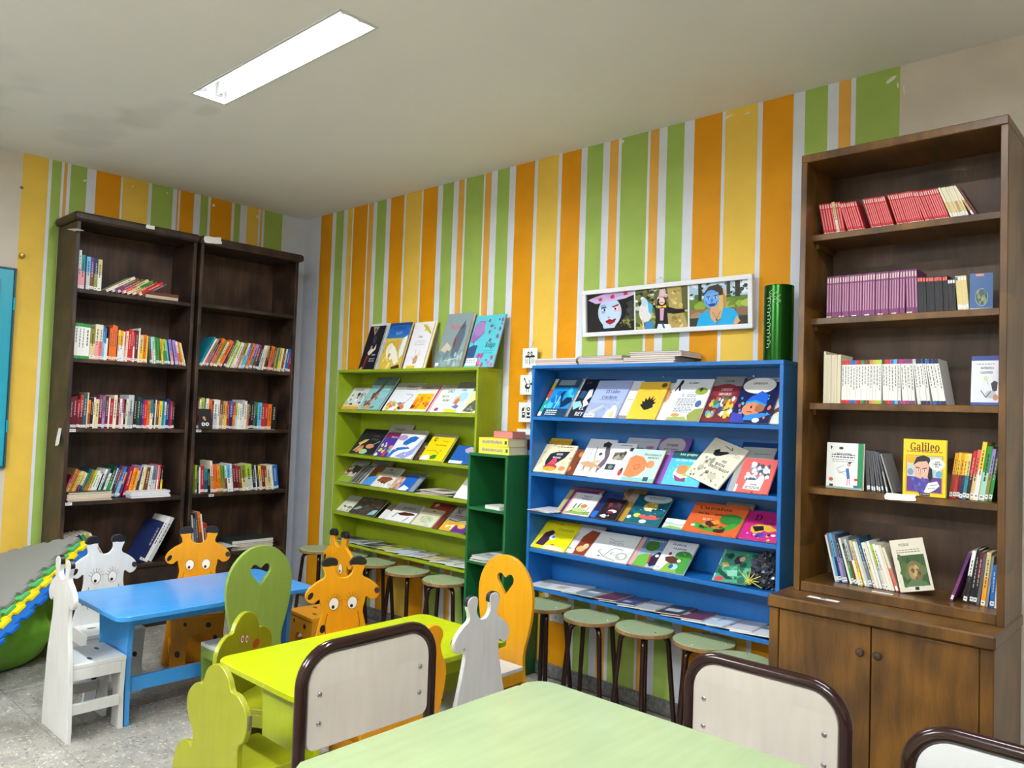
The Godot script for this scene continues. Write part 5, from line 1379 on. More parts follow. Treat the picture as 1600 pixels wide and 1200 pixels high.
func book_rows() -> void:
	var d := Vector3(0, 0, -1); var o := Vector3(1, 0, 0)
	var at := func(x, y, z): return Vector3(x, y, z)
	book_row("upright on left dark bookcase's top shelf", "books on the dark bookcases", at.call(0.302, 2.005, 1.656), d, o, 0.128, 0.16, "white/pink 13 222, teal/pink 18 198, black! 6 192, sky/silver 18 192, purple/brown 17 190, navy/olive 17 188, straw/white 20 186")
	book_row("slanting on left dark bookcase's top shelf", "books on the dark bookcases", at.call(0.302, 2.005, 1.525), d, o, 0.235, 0.15, "cream 17 188 57, brown/plum 16 182, brown/plum 16 178, straw/coral 18 180, green/straw 17 176, brick/tan 16 172, red 20 170, smoke! 13 170")
	book_row("left dark bookcase's second shelf", "books on the dark bookcases", at.call(0.302, 1.605, 1.657), d, o, 0.652, 0.16, "white+green! 20 203 1, white+green! 21 203, white+green! 19 202, white+green! 30 201, olive/straw 30 176, cream/pink 24 206, cream/coral 20 204, blue/sky 15 200, teal/white 10 188, white! 10 130, maroon 9 200, orange 15 192, orange 13 212, coral/orange 17 208, maroon 8 150, yellow/white 12 186, amber/white 19 182, white 9 178, coral/pink 11 180, cream 12 183, red 19 196, coral/red 13 184, crimson/white 11 180, maroon 22 192, white! 9 208, straw/yellow 24 168, orange 22 172, yellow 9 166, slate/brown 14 166 -5, white 9 162, mint/white 14 164 -6, green 22 162 -7, green/brown 14 158, amber/yellow 13 158 -8, lime/green 24 156 -9, sky 9 154, black 9 150, violet/pink 18 158 -10, navy! 8 160, violet 22 156 -11, white/coral 12 152 -13, orange 10 150 -14, yellow 8 148, white! 7 146 -15")
	book_row("left dark bookcase's third shelf", "books on the dark bookcases", at.call(0.302, 1.205, 1.66), d, o, 0.598, 0.15, "maroon 18 178 1, maroon 22 182, crimson/maroon 17 164, brick/maroon 20 194, petrol 19 200, straw! 7 206, orange/brick 15 164, black 15 176, cream 12 180, straw 20 170, plum/maroon 22 196, slate/violet 17 192, maroon 18 190, white! 10 182, crimson 22 178, cream! 20 198, maroon 15 176, white/pink 14 178, magenta/white 14 180, black 12 176, cream! 14 178, silver/grey 34 202, black 22 198, pine 20 192, navy 13 186, purple 12 178, red 20 170, orange 18 172, teal/white 19 178, black 14 180, cream! 8 178, brick/brown 18 176, yellow/straw 20 172, teal 16 172, white/sky 11 168, navy 20 188, purple 8 176, crimson 14 172, black 16 164")
	book_row("left dark bookcase's fourth shelf", "books on the dark bookcases", at.call(0.215, 0.788, 1.655), d, o, 0.575, 0.15, "crimson 12 150 20, tan/straw 14 186, orange 14 172, yellow 11 168, cream/pink 12 172, yellow/maroon 13 168, white/navy 12 160, petrol 14 186, green/olive 12 180, orange 13 172, lime/straw 15 172 18, white! 18 168, white! 16 152, black 9 150, white/mint 14 178, slate/pine 16 180, white! 16 152, pine/green 20 196, silver/mint 10 182 16, navy 15 200, brick/brown 14 192, blue/sky 22 188, amber/maroon 9 156, purple! 9 186, crimson 26 182 12, amber 13 178, orange 18 176, yellow 12 160, violet/purple 9 188, black 9 180, cream 14 184 9, straw! 10 180, brown 26 174 7, white! 17 184, slate/silver 30 184 6, pink/white 10 186 4, red 12 190, black/yellow 14 186 2")
	book_row("corner dark bookcase's second shelf", "books on the dark bookcases", at.call(0.302, 1.611, 0.925), d, o, 0.672, 0.16, "teal 11 214 27, white! 8 204 27, tan/coral 14 202, navy/slate 13 196, orange/coral 17 204 25, olive 15 192, cream/straw 11 186, orange 24 194, purple 12 196 23, lime 13 198, white! 9 190, lime/straw 9 186 21, white 17 184, tan/pink 12 184, olive/straw 11 184 19, white/sky 11 184, blue/sky 14 178, orange 19 182 17, violet/slate 20 178, brick/brown 17 176 15, navy 15 178, white/silver 14 174, cream! 10 174 12, tan/brown 12 174, black 11 170, orange/coral 20 172 11, brown 17 168, tan! 8 166, teal/green 13 166, yellow 17 166 9, white! 8 164, brown/brick 12 164, white 10 162, blue 20 162 8, magenta/crimson 15 168, pink/white 9 162 7")
	book_row("corner dark bookcase's third shelf", "books on the dark bookcases", at.call(0.302, 1.208, 0.918), d, o, 0.566, 0.15, "maroon 9 206 1, white 9 190, lime 16 200, smoke 8 196, white! 13 196, orange 18 192, maroon! 9 186, white/silver 20 192, white! 12 190, brown/tan 17 186, tan/straw 12 184, amber/yellow 10 182, crimson 14 182, blue/navy 16 186, red/orange 14 180, lime/mint 11 172, white! 12 174, white! 12 170, silver/white 13 196, white! 15 190, tan/coral 10 170, black 13 196, black 14 198, smoke 10 188, green/pine 13 180, sky 22 182, brick/red 19 178, red/brick 18 176, orange 20 174, black! 30 178")
	book_row("corner dark bookcase's fourth shelf", "books on the dark bookcases", at.call(0.302, 0.795, 0.903), d, o, 0.596, 0.15, "lime/olive 9 180 -2, black! 8 170, white! 7 168, crimson 18 172, teal/petrol 17 158 -3, black! 12 154, cream/tan 12 206 -5, coral/orange 11 184, orange 13 178, amber/orange 12 176 -6, olive 11 172, green/olive 11 172, white/maroon 10 174, sky/white 20 176 -7, white! 8 184, maroon 15 176, crimson/maroon 13 172, brown 15 168 -8, olive/straw 24 170, lime/silver 34 176, navy/black 14 172, white! 8 170, black/navy 11 170, yellow/straw 15 166 -8, crimson/maroon 17 164, brown/straw 13 164, cream/straw 24 164 -8, white! 8 168, blue 28 166 -8")
	# brown bookcase: spines face +z
	d = Vector3(1, 0, 0); o = Vector3(0, 0, 1)
	var g := "books in the brown bookcase"
	book_row("brown bookcase's top shelf, first red group", "small red booklets", at.call(3.995, 2.104, 0.215), d, o, 0.078, 0.095, "red- 7 124 -11, red- 7 124, red- 7 124, red- 7 124, red- 7 124, straw/cream 8 126, red- 7 124, red- 7 124", "booklet")
	book_row("brown bookcase's top shelf, second red group", "small red booklets", at.call(4.083, 2.104, 0.215), d, o, 0.062, 0.095, "red- 7 120 -17, red- 7 120, red- 7 120, red- 7 120, red- 7 120, red- 7 120, red- 7 120, red- 7 120", "booklet")
	book_row("brown bookcase's top shelf, third red group", "small red booklets", at.call(4.166, 2.104, 0.215), d, o, 0.082, 0.095, "brown/maroon! 5 122 -17, red- 7 122, red- 7 122, red- 7 122, red- 7 122, red- 7 122, red- 7 122, red- 7 122, red- 7 122, red- 7 122, red- 7 122, red- 7 122", "booklet")
	book_row("brown bookcase's top shelf, fourth red group", "small red booklets", at.call(4.258, 2.104, 0.215), d, o, 0.09, 0.095, "red- 7 124 -17, red- 7 124, red- 7 124, red- 7 124, red- 7 124, red- 7 124, red- 7 124, red- 7 124, red- 7 124, red- 7 124, red- 7 124, red- 7 124, red- 7 124", "booklet")
	book_row("brown bookcase's top shelf, last red group", "small red booklets", at.call(4.352, 2.104, 0.215), d, o, 0.078, 0.095, "red- 7 122 -20, red- 7 122, red- 7 122, red- 7 122, red- 7 122, red- 7 122, red- 7 122, red- 7 122, red- 7 122, red- 7 122, red- 7 122", "booklet")
	book_row("pale group, brown bookcase's top shelf", "small pale booklets", at.call(4.434, 2.104, 0.215), d, o, 0.055, 0.095, "cream/straw 8 122 -21, cream/straw 8 122, cream/straw 8 122, cream/straw 8 122, cream/tan 8 122, cream/straw 8 122, cream/straw 8 122", "booklet")
	book_row("brown bookcase's top shelf, right end", "small pale booklets", at.call(4.499, 2.104, 0.215), d, o, 0.017, 0.095, "cream/tan 8 124 -28, maroon! 6 124 -29", "booklet")
	var l := PackedStringArray()
	for i in 34: l.append("plum-%s 9 160%s" % ["!" if i % 5 > 1 else "", " 0" if i == 0 else " -2" if i == 30 else ""])
	book_row("brown bookcase's second shelf, purple set", "purple volumes", at.call(4.008, 1.779, 0.215), d, o, 0.322, 0.13, ",".join(l), "volume")
	book_row("brown bookcase's second shelf, black set", "black volumes", at.call(4.334, 1.779, 0.215), d, o, 0.158, 0.1, "black^coral! 8 129 -3, black^coral! 8 129, black^coral! 8 128, black^coral! 8 128, black^coral! 8 128, black^coral! 8 127, black^coral! 8 127, black^coral! 8 127, black^coral! 8 126, black^coral! 8 126, black^coral! 8 126, black^white! 7 112, black^white! 7 112, black^white! 7 112, straw^blue 8 122 -5, straw^white 8 121, straw^white 8 121, straw^white 8 121", "volume")
	l = PackedStringArray(["cream! 7 199 0"])
	for i in 8: l.append("cream! 7 185")
	book_row("brown bookcase's third shelf, cream set", "cream volumes", at.call(4.0, 1.453, 0.215), d, o, 0.066, 0.13, ",".join(l), "volume")
	l = PackedStringArray()
	var tops := ["red", "red", "red", "blue", "blue", "red", "crimson", "green", "brown", "brown", "tan", "amber", "lime", "lime", "pine", "red", "red", "blue", "sky", "plum", "magenta", "plum", "plum", "plum", "silver", "navy", "navy", "navy", "blue", "navy", "navy", "navy"]
	for i in tops.size(): l.append("white+%s! 10 162%s" % [tops[i], " 0" if i == 0 else " -2" if i == 14 else " -4" if i == 20 else " -7" if i == 24 else " -10" if i == 28 else ""])
	book_row("brown bookcase's third shelf, white set", "white volumes", at.call(4.068, 1.453, 0.215), d, o, 0.358, 0.12, ",".join(l), "volume")
	book_row("brown bookcase's dark grey set", "dark grey volumes", at.call(4.163, 1.131, 0.205), d, o, 0.092, 0.12, "smoke 9 152 -4, smoke 9 151, smoke 9 151 -6, smoke 9 150, smoke 9 150 -8, smoke 9 150, smoke 9 148 -10, smoke/grey 9 148 -13, grey! 8 146 -17", "volume")
	book_row("brown bookcase's fourth shelf beside Galileo", g, at.call(4.432, 1.131, 0.2), d, o, 0.128, 0.13, "amber/brick 9 158 7, yellow/red 9 160, amber/maroon 9 158, yellow/navy 9 158, straw/teal 9 158, red/black 9 168 8, coral/straw 11 172, yellow/white 12 200, green/mint 16 186, violet/olive 9 178, pine/green 10 170")
	book_row("brown bookcase's bottom left row", g, at.call(4.052, 0.781, 0.2), d, o, 0.225, 0.13, "white! 7 174 -14, slate/sky 8 182, sky/navy 9 182, slate/violet 9 180, navy/slate 9 178, white! 7 170 -16, pine/green 9 150, silver/brown 9 168, slate/white 8 176, straw/yellow 9 166, white/cream 8 164 -17, silver! 8 164, petrol/slate 10 180, white/straw 10 164, cream/white 8 166, white! 8 172, lime/silver 9 162 -18, white/cream 9 166, white! 8 164, cream! 8 164, cream/coral 8 158 -19")
	book_row("brown bookcase's bottom right row", g, at.call(4.438, 0.781, 0.2), d, o, 0.14, 0.13, "purple/plum 9 182 18, white/black 12 182 9, black 11 186 7, maroon/black 11 180, smoke! 9 176, straw/amber 13 182 6, grey! 8 170, blue 13 140 4, white! 8 100")
	# covers facing out in the brown bookcase
	for q in [["green_white", 4.017, 1.131, 0.212, 0.136, 0.172, 0.014, -4.0, 0.04, "white book with green edge and a girl drawing, left end of brown bookcase's fourth shelf", 0.0], ["galileo", 4.292, 1.131, 0.226, 0.138, 0.198, 0.014, -2.0, 0.03, "yellow comic book titled Galileo with a bearded man, brown bookcase's fourth shelf", 0.0],
			["globe", 4.492, 1.779, 0.21, 0.068, 0.125, 0.006, 12.0, 0.03, "blue booklet with an earth globe at the right of brown bookcase's second shelf", 0.0], ["white_blue", 4.497, 1.453, 0.205, 0.098, 0.168, 0.008, 0.0, 0.08, "white and blue exercise book at the right end of brown bookcase's third shelf", 0.0],
			["stone_head", 4.285, 0.781, 0.205, 0.108, 0.182, 0.009, 10.0, 0.05, "pale poetry book with a carved stone head in brown bookcase's bottom compartment", 13.0]]:
		var t := thing("picture_book", q[9], "picture book", Vector3(q[1], q[2] + 0.002, q[3]), 0.0, "face-out books in the brown bookcase")
		t.rotation = Vector3(-q[8], deg_to_rad(q[7]), deg_to_rad(q[10]))
		t.rotation_order = EULER_ORDER_YXZ
		cover_book(t, q[0], q[4], q[5], q[6])


# ---------------------------------------------------------------- things lying flat: magazines, papers, stacked books
func magazine(label: String, kind: String, group: String, at: Vector3, size: Vector3, turn: float, tilt: float, cover: String, blots: Array = [], pages := "e9e6de") -> MeshInstance3D:
	# at: centre of the underside; size: along x, thickness, along z; tilt lifts the left end
	var mb := MB.new()
	var h := size * 0.5
	var ct := minf(0.0008, size.y * 0.2)
	mb.tint(pages).box(Vector3(-h.x + 0.001, ct, -h.z + 0.001), Vector3(h.x - 0.001, size.y - ct, h.z - 0.0015))
	mb.tint(cover).box(Vector3(-h.x, size.y - ct, -h.z), Vector3(h.x, size.y, h.z))
	mb.box(Vector3(-h.x, 0, -h.z), Vector3(h.x, ct, h.z))
	mb.box(Vector3(-h.x, ct, -h.z), Vector3(-h.x + 0.001, size.y - ct, h.z))
	for b in blots.size():
		mb.tint(blots[b])
		var cx := rng.randf_range(-0.5, 0.5) * h.x; var cz := rng.randf_range(-0.5, 0.5) * h.z
		var rx := rng.randf_range(0.2, 0.45) * h.x; var rz := rng.randf_range(0.2, 0.45) * h.z
		mb.quad(Vector3(cx - rx, size.y + 0.0002 * (b + 1), cz - rz), Vector3(cx + rx, size.y + 0.0002 * (b + 1), cz - rz * 0.7), Vector3(cx + rx * 0.8, size.y + 0.0002 * (b + 1), cz + rz), Vector3(cx - rx, size.y + 0.0002 * (b + 1), cz + rz * 0.8), Vector3.UP)
	var o := obj(kind, mb, vc(0.35))
	o.position = at
	o.rotation_degrees = Vector3(0, turn, -tilt)
	tag(o, label, kind, group)
	return o


func flat_things() -> void:
	# three heaps on top of the blue rack
	var heaps := [[2.65, 0.262, 4, "left"], [2.925, 0.262, 5, "middle"], [3.2, 0.27, 6, "right"]]
	var cols := ["b07a90", "c8b4b0", "7a3a4a", "d8ccc4", "8a5a6a", "b8c4b8", "5a2c34", "cfc6b6", "3c4a44", "a8a49a", "74707a", "d4d0c4", "2c3236", "b4aca4", "5e6468"]
	var n := 0
	for hp in heaps:
		var y := 1.6255
		for k in hp[2]:
			var th := rng.randf_range(0.0065, 0.0095)
			var place: String = "bottom" if k == 0 else "topmost" if k == hp[2] - 1 else ordinal(k + 1) + " from the bottom"
			magazine("magazine lying in the %s heap on top of the blue rack, %s" % [hp[3], place], "magazine", "magazines heaped on the blue rack", Vector3(hp[0] + rng.randf_range(-0.006, 0.006) + (0.03 if hp[3] == "right" and k > 2 else 0.0), y, 0.1), Vector3(hp[1], th, 0.185), rng.randf_range(-2.0, 2.0), 0.0, cols[n % cols.size()], [], ["e4d8d0", "d8c8c8", "cfc4b8"][n % 3])
			y += th + 0.0004
			n += 1
	# loose magazines on the lowest boards
	var looks := [["dfe2e0", ["9aa8a8", "c8ccc8"]], ["e8e8e4", ["b8b8b0"]], ["8aa0a8", ["dfe6e8", "5a6a70"]], ["6a2c38", ["c8b0a8", "8a4a50"]], ["4a4a70", ["b8b4c8", "2c2c40"]], ["b0b4b4", ["3a3a40", "e8e8e8"]], ["3a3c44", ["c8c8c8", "7a7a80"]], ["6e3040", ["d8c8b8"]], ["cfe0ee", ["7aa0c8", "eef2f4"]], ["d8d4d8", ["7a7088", "a8a0b0"]], ["e8ebe8", ["8aa0a8", "5a6458", "f0f0ea"]]]
	for r in 2:
		var x0: float = [0.90, 2.615][r]
		var step: float = [0.138, 0.1115][r]
		var count: int = [9, 11][r]
		for k in count:
			var lk: Array = looks[(k + r * 0 + (4 if r == 0 else 0)) % looks.size()]
			if r == 0 and k in [3, 6]: lk = [["d8c860", ["e8e0b0", "6a7a50"]], ["d0c08a", ["e8e4d8", "7a8a90"]]][0 if k == 3 else 1]
			magazine("magazine lying flat on the %s rack's lowest board, %s from the left" % [["lime", "blue"][r], ordinal(k + 1)], "magazine", "magazines on the lowest rack boards", Vector3(x0 + step * k, 0.5058 + 0.0075 * (1 if k > 0 else 0), 0.108 + 0.006 * (k % 3)), Vector3(0.2, 0.0055, 0.17), rng.randf_range(-4, 4), -3.2 if k > 0 else 0.0, lk[0], lk[1])
	# loose papers elsewhere on the racks
	for k in 3:
		magazine("white sheets sticking out at the left of the blue rack's third shelf, %s" % ["lowest", "middle", "uppermost"][k], "paper", "loose sheets", Vector3(2.60 + 0.012 * k, 0.8864 + 0.0036 * k, 0.135), Vector3(0.16, 0.0028, 0.175), -6.0 + 7.0 * k, 0.0, "e2e0e8")
	for k in 6:
		magazine("worn leaflet in the untidy pile on the lime rack's third shelf, %s" % ["lowest", "second from below", "third from below", "fourth from below", "fifth from below", "uppermost"][k], "leaflet", "leaflets on the lime rack", Vector3(1.74 + 0.024 * (k % 3), 0.8864 + 0.0047 * k, 0.108), Vector3(0.25, 0.004, 0.165), rng.randf_range(-9, 9), 0.0, ["e4ded4", "8a5a50", "d8d0c0", "6a4a48", "cfc4a8", "d8d2c8"][k], [["b8a898", "6a5a54"]][0])
	var card := MB.new().box(Vector3(0, 0, -0.002), Vector3(0.16, 0.15, 0))
	var co := obj("paper", card, mats["paper"])
	co.transform = Transform3D(Basis(Vector3(1, 0, 0), Vector3(0, 0.72, -0.69), Vector3(0, 0.69, 0.72)) * Basis(Vector3(0, 0, 1), deg_to_rad(-1.0)), Vector3(1.925, 0.8905, 0.18))
	tag(co, "plain white card leaning at the right end of the lime rack's third shelf", "paper")
	# narrow green shelf
	magazine("small pale booklet lying in the green shelf's upper compartment", "booklet", "", Vector3(2.325, 0.8705, 0.22), Vector3(0.12, 0.018, 0.1), -8, 0, "d8dcd4", ["a8b0a8"])
	for k in 4:
		magazine("magazine in the small flat pile on the green shelf's second board, %s" % ["lowest", "second from below", "third from below", "uppermost"][k], "magazine", "magazines in the green shelf", Vector3(2.268 + 0.006 * k, 0.5885 + 0.0072 * k, 0.165), Vector3(0.19, 0.0065, 0.23), [3, -5, 6, -3][k], 0, ["c8c4bc", "7a3a34", "d0d4d0", "b8bcba"][k], ["8a8e90", "e4e4e0"])
	for q in [["tall white thin book standing at the right wall of the green shelf's upper compartment", "white!", 2.393, 0.87, 0.25, 0.008], ["rust coloured thin book standing at the right wall of the green shelf's second compartment", "brick!", 2.398, 0.588, 0.24, 0.007]]:
		var b := obj("book", spine_book(0, q[5], q[4], 0.19, q[1]), vc(0.42))
		b.position = Vector3(q[2], q[3] + 0.0005, 0.255)
		tag(b, q[0], "book")
	# thick yellow books and others on the green shelf
	for k in 2:
		var y := 1.1585 + 0.0425 * k
		var t := thing("book", ["thick yellow book lying on the green shelf, lower of the two", "thick yellow book lying on the green shelf, upper of the two"][k], "book", Vector3(2.318 - 0.002 * k, y, 0.2), [1.0, -1.0][k], "yellow books on the green shelf")
		var cv := MB.new().tint("e8d848")
		cv.box(Vector3(-0.108, 0, -0.075), Vector3(0.108, 0.0015, 0.075))
		cv.box(Vector3(-0.108, 0.0405, -0.075), Vector3(0.108, 0.042, 0.075))
		cv.box(Vector3(-0.108, 0.0015, 0.0735), Vector3(0.108, 0.0405, 0.075))
		obj("cover", cv, vc(0.35), t)
		obj("page_block", MB.new().tint("e4dcc0").box(Vector3(-0.106, 0.0015, -0.073), Vector3(0.106, 0.0405, 0.0735)), vc(0.8), t)
		var lt := MB.new()
		for j in 17:
			lt.tint(["4aa0b8", "8a8ad0", "c86a9a", "5a9a5a", "c89a30"][j % 5])
			var xx := -0.082 + j * 0.0088
			lt.box(Vector3(xx, 0.013, 0.075), Vector3(xx + 0.0062, 0.013 + rng.randf_range(0.012, 0.018), 0.0753))
		lt.tint("4a5a2a").box(Vector3(0.084, 0.012, 0.075), Vector3(0.1, 0.03, 0.0753))
		obj("lettering", lt, vc(0.5), t)
	magazine("small red and white book lying across the yellow books", "book", "", Vector3(2.36, 1.2437, 0.2), Vector3(0.14, 0.036, 0.1), -2, 0, "b85a50", ["e0c8c0"], "c88078")
	for k in 4:
		magazine("slim book in the dark pile behind the yellow books, %s" % ["lowest", "second from below", "third from below", "uppermost"][k], "book", "dark pile on the green shelf", Vector3(2.378, 1.1585 + 0.0262 * k, 0.062), Vector3(0.205, 0.0258, 0.11), 0, 0, ["8a8a92", "2c2c58", "6a2434", "7a7478"][k], [], ["a8a4a8", "34345e", "7a2c40", "8a858a"][k])
	# dark bookcases: piles lying flat (spines to the room)
	var pile := func(place: String, x: float, y: float, zc: float, w: float, d: float, ths: Array, colours: Array, pages: String):
		var yy := y
		for k in ths.size():
			var m: float = ths[k] * 0.001
			var pos: String = "lowest" if k == 0 else "uppermost" if k == ths.size() - 1 else ordinal(k + 1) + " from below"
			magazine("book lying flat %s, %s" % [place, pos], "book", "books lying flat in the dark bookcases", Vector3(x - d * 0.5, yy + 0.0005, zc + rng.randf_range(-0.004, 0.004)), Vector3(w, m, d), 90.0 + rng.randf_range(-2, 2), 0, colours[k], [], colours[k] if pages == "" else pages)
			yy += m + 0.0006
	pile.call("at the right of the left dark bookcase's top shelf", 0.3, 2.005, 1.172, 0.2, 0.14, [20, 19], ["c8b8a0", "6a3a30"], "")
	pile.call("at left on the left dark bookcase's fourth shelf", 0.31, 0.787, 1.53, 0.24, 0.085, [8, 9, 11, 12, 9], ["2a2a30", "b88a88", "d8c8a8", "e0d8c4", "3a3a3c"], "d8ccb4")
	pile.call("at right on the left dark bookcase's fourth shelf", 0.31, 0.787, 1.185, 0.235, 0.085, [13, 13, 13], ["e8e8ea", "e4e4e6", "eaeaec"], "e6e6e8")
	pile.call("on the corner dark bookcase's bottom shelf", 0.29, 0.4, 0.475, 0.3, 0.2, [10, 9, 12, 9, 22], ["8a7a60", "d8c8a0", "c8a840", "b8b4ac", "2a3a34"], "d8d4cc")
	var dir := Vector3(0, 0, -1); var out := Vector3(1, 0, 0)
	book_row("left dark bookcase's bottom shelf at right", "books on the dark bookcases", Vector3(0.285, 0.39, 1.235), dir, out, 0.085, 0.2, "navy 22 262 27, white! 15 292 27, silver! 15 288 27")
	book_row("left dark bookcase behind foam mats", "books on the dark bookcases", Vector3(0.285, 0.39, 1.535), dir, out, 0.15, 0.17, "sky/navy 17 215 -30, pine 14 220, coral/red 14 222, navy 16 224, green/olive 15 228, tan/straw 16 228, cream 12 230")
	book_row("corner dark bookcase's bottom shelf", "books on the dark bookcases", Vector3(0.285, 0.4, 0.885), dir, out, 0.12, 0.17, "white! 7 258 -6, slate 15 232, smoke 14 268, orange/brown 18 276 -9, white! 9 262, brick/red 15 205 -12, red! 12 200")
	magazine("thin white and black booklet slanting between the standing books and the flat pile", "booklet", "", Vector3(0.24, 0.435, 0.70), Vector3(0.2, 0.006, 0.16), 90, 0, "e0e0e0").rotation_degrees = Vector3(0, 90, 0)
	var owl := thing("booklet", "small black folder with an owl face leaning at left on the corner bookcase's third shelf", "booklet", Vector3(0.305, 1.2105, 0.93), 0.0)
	cover_book(owl, "owl_black", 0.085, 0.13, 0.004)
	owl.transform = Transform3D(Basis(Vector3(0, 0, -1), Vector3(-0.17, 0.985, 0), Vector3(0.985, 0.17, 0)) * Basis(Vector3(0, 1, 0), 0.0), Vector3(0.335 - 0.003, 1.2095, 0.915))
	magazine("white sheet of paper at the front edge of the corner bookcase's third shelf", "paper", "", Vector3(0.262, 1.2085, 0.47), Vector3(0.2, 0.0014, 0.1), 86, 0, "eceaf0")
	# bits of paper on the bookcases
	for q in [["torn white paper hanging from the left front corner of the dark bookcases", Vector3(0.335, 2.33, 1.692), Vector3(0.05, 0.0012, 0.075), Vector3(0, 35, 78)], ["small white paper on the front edge of the left dark bookcase's top", Vector3(0.3435, 2.428, 1.285), Vector3(0.05, 0.0012, 0.022), Vector3(90, 90, 0)], ["white sheet folded over the joint between the two dark bookcases", Vector3(0.3440, 2.423, 0.89), Vector3(0.115, 0.0015, 0.045), Vector3(80, 90, 6)], ["curled white paper strip stuck on the side of the left dark bookcase", Vector3(0.235, 1.155, 1.689), Vector3(0.05, 0.0015, 0.105), Vector3(80, 0, 8)], ["tan paper scrap on the empty top shelf of the corner bookcase", Vector3(0.27, 2.0125, 0.885), Vector3(0.06, 0.002, 0.03), Vector3(0, 80, 0)], ["torn white paper hanging over the edge of the brown bookcase's fourth shelf", Vector3(4.29, 1.124, 0.243), Vector3(0.1, 0.0014, 0.024), Vector3(70, 0, 2)]]:
		var mb := MB.new()
		var s: Vector3 = q[2]
		mb.extrude(catmull([Vector2(-0.5 * s.x, -0.42 * s.z), Vector2(-0.1 * s.x, -0.5 * s.z), Vector2(0.5 * s.x, -0.45 * s.z), Vector2(0.47 * s.x, 0.1 * s.z), Vector2(0.5 * s.x, 0.5 * s.z), Vector2(0.05 * s.x, 0.44 * s.z), Vector2(-0.46 * s.x, 0.5 * s.z)], 2), 0.0, s.y)
		var o := obj("paper", mb, mats["paper"])
		o.position = q[1]
		o.rotation_degrees = q[3] + Vector3(-90, 0, 0)
		tag(o, q[0], "paper", "paper scraps")


